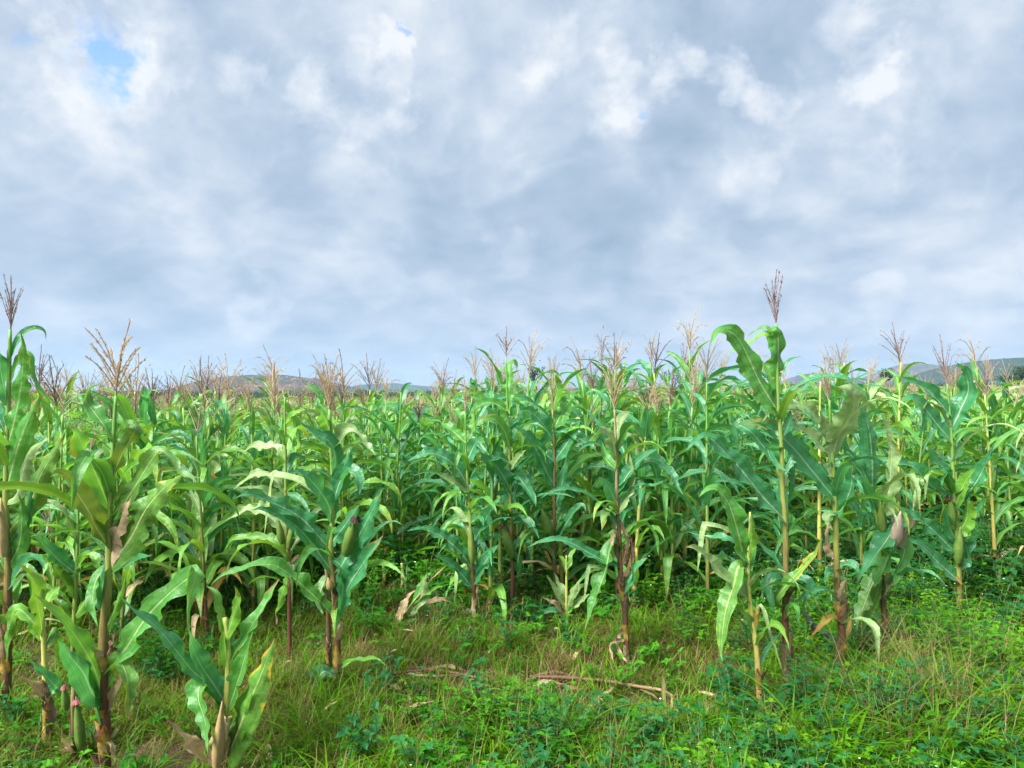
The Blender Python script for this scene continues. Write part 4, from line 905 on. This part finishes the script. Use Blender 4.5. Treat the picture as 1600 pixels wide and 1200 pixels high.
for _ in range(420):
    px, py = (rq.gauss(1450, 95), rq.gauss(1120, 60)) if rq.random() < .7 else (rq.gauss(480, 60), rq.uniform(1080, 1200)) if rq.random() < .5 else (rq.uniform(640, 1100), rq.uniform(1120, 1205))
    g = ground_at(px, min(1215, max(930, py))); gp.append(tuple(g)); gi_.append(rq.randrange(13, 20) if rq.random() < .9 else rq.randrange(18, 20)); gs.append(rq.uniform(.7, 1.35)*(1 if px > 1200 else .7))
n = len(gp); scatter('grass', temps, gp, gi_, NR.uniform(0, 6.28, n), gs, NR.normal(0, .12, (n, 2)), 'short grass with straw between the maize stems')
n = len(wp); scatter('ground_weeds', T_weed, wp, wi_, NR.uniform(0, 6.28, n), ws, NR.normal(0, .15, (n, 2)), 'low leafy weeds with tiny white flowers covering the ground')
print('grass', len(gp), 'weeds', len(wp), 'rows', len(rows))

rr_ = random.Random(8)
T_lit = [gen_leaf(rr_, rr_.uniform(.10, .28), rr_.uniform(1.2, 1.55), rr_.uniform(.1, .8), rr_.uniform(.015, .04), rr_.choice('dddb'), 8, 3) for _ in range(8)]
lp = []
for _ in range(260):
    y = math.sqrt(rr_.uniform(3.1**2, 10.5**2)); x = rr_.uniform(-.72, .72)*y; px = 800+x/y*F
    if px > 1100 and rr_.random() < .6: continue
    lp.append((x, y, gz(x, y)+rr_.uniform(.01, .06)))
n = len(lp); scatter('dry_litter', T_lit, lp, NR.integers(0, 8, n), NR.uniform(0, 6.28, n), NR.uniform(.6, 1.4, n), NR.normal(0, .3, (n, 2)), 'scraps of dry maize leaf lying in the grass')
# leafy weeds that stand out on their own
BW = [weed_mesh(rg, .42, 14, .06, m, 0, .55) for m in (M_weed, M_weed3, M_weed2, M_weed)]
def weed_parts(me):
    out = []
    for mi, nm in ((0, 'foliage'), (1, 'stems')):
        fs = [tuple(p.vertices) for p in me.polygons if p.material_index == mi]; used = sorted({v for f in fs for v in f}); mp = {v: i for i, v in enumerate(used)}
        out.append((nm, mesh(nm, [tuple(me.vertices[v].co) for v in used], [tuple(mp[v] for v in f) for f in fs], None, [me.materials[mi]], None, False)))
    return out
BWP = [weed_parts(m) for m in BW]
for i, (px, py, sc, k, lab) in enumerate([
    (268, 1062, .85, 0, 'leafy green weed in the gap right of the left foreground maize'), (232, 1040, .6, 0, 'smaller leafy weed right behind the left foreground maize stem'),
    (562, 965, 1.0, 0, 'bushy green weed right of the broad-leaved maize plant'), (590, 925, .9, 1, 'bright weed beside the cut maize stubs'),
    (830, 930, 1.0, 2, 'dark bluish leafy weed behind the pale sprout'), (1068, 960, .7, 2, 'flat-leaved weed left of the snapped maize plant'),
    (1010, 960, .85, 1, 'bright leafy weed right of the dead blackened stalk'), (760, 1150, .7, 0, 'leafy weed in front of the dry fallen leaves at bottom centre'),
    (860, 1180, .7, 2, 'bluish leafy weed at the bottom centre edge'), (1250, 1130, .9, 2, 'dark leafy weed at the foot of the tallest maize plant'),
    (1400, 1170, 1.0, 2, 'dark broad weed at bottom right in front of the arching grass'), (1440, 1050, 1.1, 0, 'tall leafy weed right of the plant with pink ear'),
    (1520, 1090, 1.1, 0, 'leafy weed thicket near the bottom right corner'), (1570, 1060, .9, 1, 'bright weed at the right edge of the picture'),
    (1470, 980, .8, 1, 'bright weed at the foot of the dark right-hand maize'), (1590, 890, 1.2, 2, 'dark leafy weed at the right edge under the maize')]):
    p = ground_at(px, py); r = empty('leafy_weed', p); r.rotation_euler = (0, 0, i*1.3); r.scale = (sc, sc, sc); tag(r, lab, 'weed', 'leafy weeds')
    for nm, me in BWP[k]:
        o = obj(nm, me, r)
        o['kind'] = 'stuff'

# ------------------------------------------------------------------ fallen stalks, stubs, hose, scrap
def fallen(label, ptspx, r, mat, leaves=(), name='fallen_stalk', lift=.025, seed=1):
    rng = random.Random(seed); W3 = []
    for px, py, *z in ptspx:
        g = ground_at(px, py); W3.append(Vector((g.x, g.y, g.z+lift+(z[0] if z else 0))))
    loc = W3[0].copy(); loc.z -= lift; root = tag(empty(name, loc), label, 'dry stalk')
    C, L = catmull([p-loc for p in W3], 16)
    obj('stalk', stalk_mesh(C, r, r*.7, mat, rng), root)
    for lp, w, k in leaves:
        Q = []
        for px, py, *z in lp: g = ground_at(px, py); Q.append(Vector((g.x, g.y, g.z+lift*.7+(z[0] if z else .02)))-loc)
        Cq, _ = catmull(Q, 14); Wn = np.cross(unit(np.gradient(Cq, axis=0)), np.array([.1, -.5, .85]))
        obj('leaf', ribbon(Cq, Wn, w, LM[k], rng, .5, .4, 5, 'leaf', .35), root)
fallen('long dry stalk lying on the grass at bottom centre with a curled dry leaf', [(828, 1062), (880, 1066, .02), (945, 1072, .03), (1000, 1076, .02), (1046, 1082, .02), (1050, 1100)], .012, SM['d'],
       [([(957, 1076), (935, 1092), (915, 1108), (898, 1134)], .035, 'd'), ([(835, 1062), (870, 1058), (905, 1066)], .022, 'b'), ([(990, 1075), (960, 1070), (920, 1068)], .02, 'd'), ([(860, 1068), (900, 1078), (930, 1074)], .02, 'b'), ([(1000, 1078), (1020, 1086), (1035, 1098)], .015, 'b')], seed=3)
fallen('heap of dry maize leaves lying left of the long fallen stalk', [(560, 1088), (610, 1078, .02), (680, 1074, .02), (770, 1076)], .008, SM['d'],
       [([(600, 1080), (640, 1068), (690, 1072)], .028, 'b'), ([(650, 1076), (700, 1066), (740, 1074)], .03, 'd'), ([(700, 1082), (745, 1070), (790, 1080)], .03, 'b'), ([(620, 1074), (670, 1080), (720, 1076)], .02, 'd'), ([(630, 1085), (640, 1105), (638, 1122)], .03, 'd'), ([(600, 1090), (620, 1096), (645, 1094)], .04, 'd'), ([(760, 1062), (800, 1076), (830, 1090)], .05, 'b')], seed=4)
h = Hero('bent yellowed maize plant sagging to the ground right of the broad-leaved plant', 5.5, [(556, 1003), (590, 995), (618, 980), (636, 955), (650, 935)], (.013, .007), 'y', seed=40, name='bent_maize_plant')
h.leaf([(620, 978), (630, 950), (640, 930), (650, 922)], 16, 'd', .9, -.1).leaf([(640, 968), (648, 945), (655, 925), (662, 905), (674, 894)], 18, 'g', .9, .05).leaf([(640, 962), (655, 940), (664, 905), (668, 896)], 22, 'p', .9)
h.leaf([(650, 950), (672, 940), (690, 936), (706, 942)], 12, 'd', .9).leaf([(645, 945), (670, 925), (694, 915)], 12, 'l', .8).leaf([(560, 1000), (554, 990), (562, 985)], 14, 'd').leaf([(650, 940), (675, 905), (696, 884)], 5, 'd', .8)
for i, (px, pb, pt, lab) in enumerate([(599, 926, 880, 'short pale cut maize stub left of the slender plant'), (628, 932, 880, 'thin green cut maize stub nearest the slender plant'), (1160, 1000, 968, 'brown stub in the grass left of the snapped maize'),
                                       (788, 975, 930, 'small leaning dry stub beside the green-tasselled maize plant')]):
    Hero(lab, foot_depth(pb), [(px, pb), (px+1, (pb+pt)/2), (px, pt)], (.015, .012), 'y' if i < 2 else 'd', 'cut maize stubs', 60+i, 'maize_stub', 'stub', 1)
def hose():
    pts = []
    for px, py, z in [(1256, 968, .03), (1262, 985, .05), (1275, 1000, .06), (1295, 1008, .05), (1315, 1020, .04), (1345, 1026, .03), (1370, 1032, .0)]:
        g = ground_at(px, py+16); pts.append(Vector((g.x, g.y, g.z+z+.06)))
    C, L = catmull(pts, 30); V, UV, Fc = tube_arrays(C-np.array(pts[0]), np.array([.019*(1+.08*(i % 2)) for i in range(30)]), 8)
    o = obj('irrigation_hose', mesh('irrigation_hose', V, Fc, UV, M_hose), None, pts[0]); tag(o, 'black hose lying in the weeds behind the brown scaly stem', 'hose')
hose()
def scrap(px, py, size, mat, name, label, cat):
    g = ground_at(px, py); rng = random.Random(px); V, Fc = [], []
    n = 7
    for i in range(n):
        for j in range(n):
            u, v = i/(n-1)-.5, j/(n-1)-.5
            V.append((u*size*(1+.2*math.sin(7*v)), v*size*.5, .05+size*.25*(1-4*u*u)*(1-2*v*v)+rng.uniform(-.08, .08)*size))
    for i in range(n-1):
        for j in range(n-1): Fc.append((i*n+j, i*n+j+1, (i+1)*n+j+1, (i+1)*n+j))
    o = obj(name, mesh(name, V, Fc, None, mat), None, g); tag(o, label, cat)
scrap(731, 962, .11, M_rag, 'plastic_scrap', 'pale crumpled plastic scrap in the grass by the slender maize plant', 'scrap')
scrap(1042, 1196, .11, M_straw, 'dead_leaf', 'curled brown dead leaf at the bottom edge right of centre', 'dead leaf')

# ------------------------------------------------------------------ far trees
def tree(px, top, d, wpx, label, leafy=1., seed=0, cat='tree'):
    rng = random.Random(seed); x = (px-800)/F*d; z0 = gz(x, min(d, 400)); H = EYE+(HOR-top)/F*d-z0; Wd = wpx/F*d/2
    root = tag(empty('tree', (x, d, z0)), label, cat, 'far trees behind the field')
    V, Fc = [], []; tips = []
    def limb(p, dv, L, r, lev):
        k = 4; C = [np.array(p)]; dv = np.array(dv, float)
        for i in range(k): dv = unit(dv+np.array([rng.uniform(-.2, .2), rng.uniform(-.2, .2), rng.uniform(-.05, .15)])); C.append(C[-1]+dv*L/k)
        v, u, f = tube_arrays(np.array(C), np.linspace(r, r*.55, k+1), 5); o = len(V); V.extend(v); Fc.extend([tuple(a+o for a in q) for q in f])
        if lev == 0: tips.append((C[-1], L)); return
        for q in range(rng.randrange(4, 7)):
            a = rng.uniform(0, 6.28); sp = rng.uniform(.5, 1.25); b = C[rng.randrange(2, 5)]
            limb(b, (math.cos(a)*sp*Wd/H*2.2, math.sin(a)*sp*Wd/H*2.2, 1), L*rng.uniform(.5, .75), r*.5, lev-1)
    limb((0, 0, -.1), (0, 0, 1), H*.42, H*.028, 3)
    A = np.array(V); sc = (H*.97/max(A[:, 2].max(), .1)); sx = Wd*.9/max(.1, np.abs(A[:, :2]).max())
    Smat = np.array([sx, sx, sc]); A = A*Smat
    obj('trunk', mesh('trunk', A, Fc, None, M_bark), root)
    V2, F2 = [], []
    for p, L in tips:
        p = p*Smat
        for q in range(int(16*leafy)):
            c0 = p+np.array([rng.gauss(0, Wd*.13), rng.gauss(0, Wd*.13), rng.gauss(0, H*.05)]); s = H*.030*rng.uniform(.6, 1.4); a = unit(np.array([rng.gauss(0, 1) for _ in range(3)])); b = unit(np.cross(a, [rng.gauss(0, 1) for _ in range(3)]))
            o = len(V2); V2.extend([c0-a*s, c0+b*s*.6, c0+a*s, c0-b*s*.6]); F2.append((o, o+1, o+2, o+3))
    if V2: obj('crown', mesh('crown', V2, F2, None, M_crown, smooth=False), root)
tree(571, 609, 240, 34, 'small dark tree below the blue far ridge', 1.4, 1)
tree(842, 566, 150, 40, 'thin twiggy tree behind the maize right of centre', .1, 3)
tree(1052, 572, 150, 50, 'bare twiggy tree left of the tallest maize plant', .08, 4)
tree(1384, 577, 210, 24, 'dense dark tree below the small purple hill', 1.2, 7)
tree(690, 612, 260, 30, 'dark low tree at the foot of the blue far ridge', 1.3, 9)
tree(1590, 572, 170, 60, 'dark tree at the right edge under the green ridge', 1.4, 10)
# wooded strip along the far edge of the field
def bush(rng):
    V, Fc = [], []
    for b in range(9):
        c = np.array([rng.gauss(0, 1.3), rng.gauss(0, 1.0), rng.uniform(.5, 2.4)])
        for q in range(60):
            p = c+np.array([rng.gauss(0, .6), rng.gauss(0, .6), rng.gauss(0, .45)]); a = unit(np.array([rng.gauss(0, 1) for _ in range(3)])); e = unit(np.cross(a, [rng.gauss(0, 1) for _ in range(3)])); s = rng.uniform(.12, .3); o = len(V)
            V.extend([p-a*s, p+e*s*.6, p+a*s, p-e*s*.6]); Fc.append((o, o+1, o+2, o+3))
    return mesh('bush', V, Fc, None, M_crown, smooth=False)
rb = random.Random(9); BT = [bush(rb) for _ in range(4)]
bp = []
for _ in range(700):
    y = rb.uniform(200, 420); x = rb.uniform(-.75, .75)*y; bp.append((x, y, gz(x, min(y, 400))-.3))
n = len(bp); scatter('far_wood', BT, bp, NR.integers(0, 4, n), NR.uniform(0, 6.28, n), NR.uniform(.5, 1.05, n), np.zeros((n, 2)), 'dark strip of bushes along the far edge of the field')

# ------------------------------------------------------------------ haze
def haze():
    x, y0, y1, z0, z1 = 4600, -60, 4600, -6, 120
    V = [(-x, y0, z0), (x, y0, z0), (x, y1, z0), (-x, y1, z0), (-x, y0, z1), (x, y0, z1), (x, y1, z1), (-x, y1, z1)]
    Fc = [(0, 3, 2, 1), (4, 5, 6, 7), (0, 1, 5, 4), (1, 2, 6, 5), (2, 3, 7, 6), (3, 0, 4, 7)]
    m = bpy.data.materials.new('haze'); m.use_nodes = True; t = NT(m.node_tree)
    v = t.n('ShaderNodeVolumePrincipled', inp={'Color': (.52, .74, 1, 1), 'Density': .00022, 'Anisotropy': .1})
    out = t.n('ShaderNodeOutputMaterial'); t.link(v.outputs[0], out.inputs['Volume'])
    o = obj('haze', mesh('haze', V, Fc, None, m, smooth=False)); tag(o, kind='stuff'); o['label'] = 'faint blue haze over the hills'
haze()
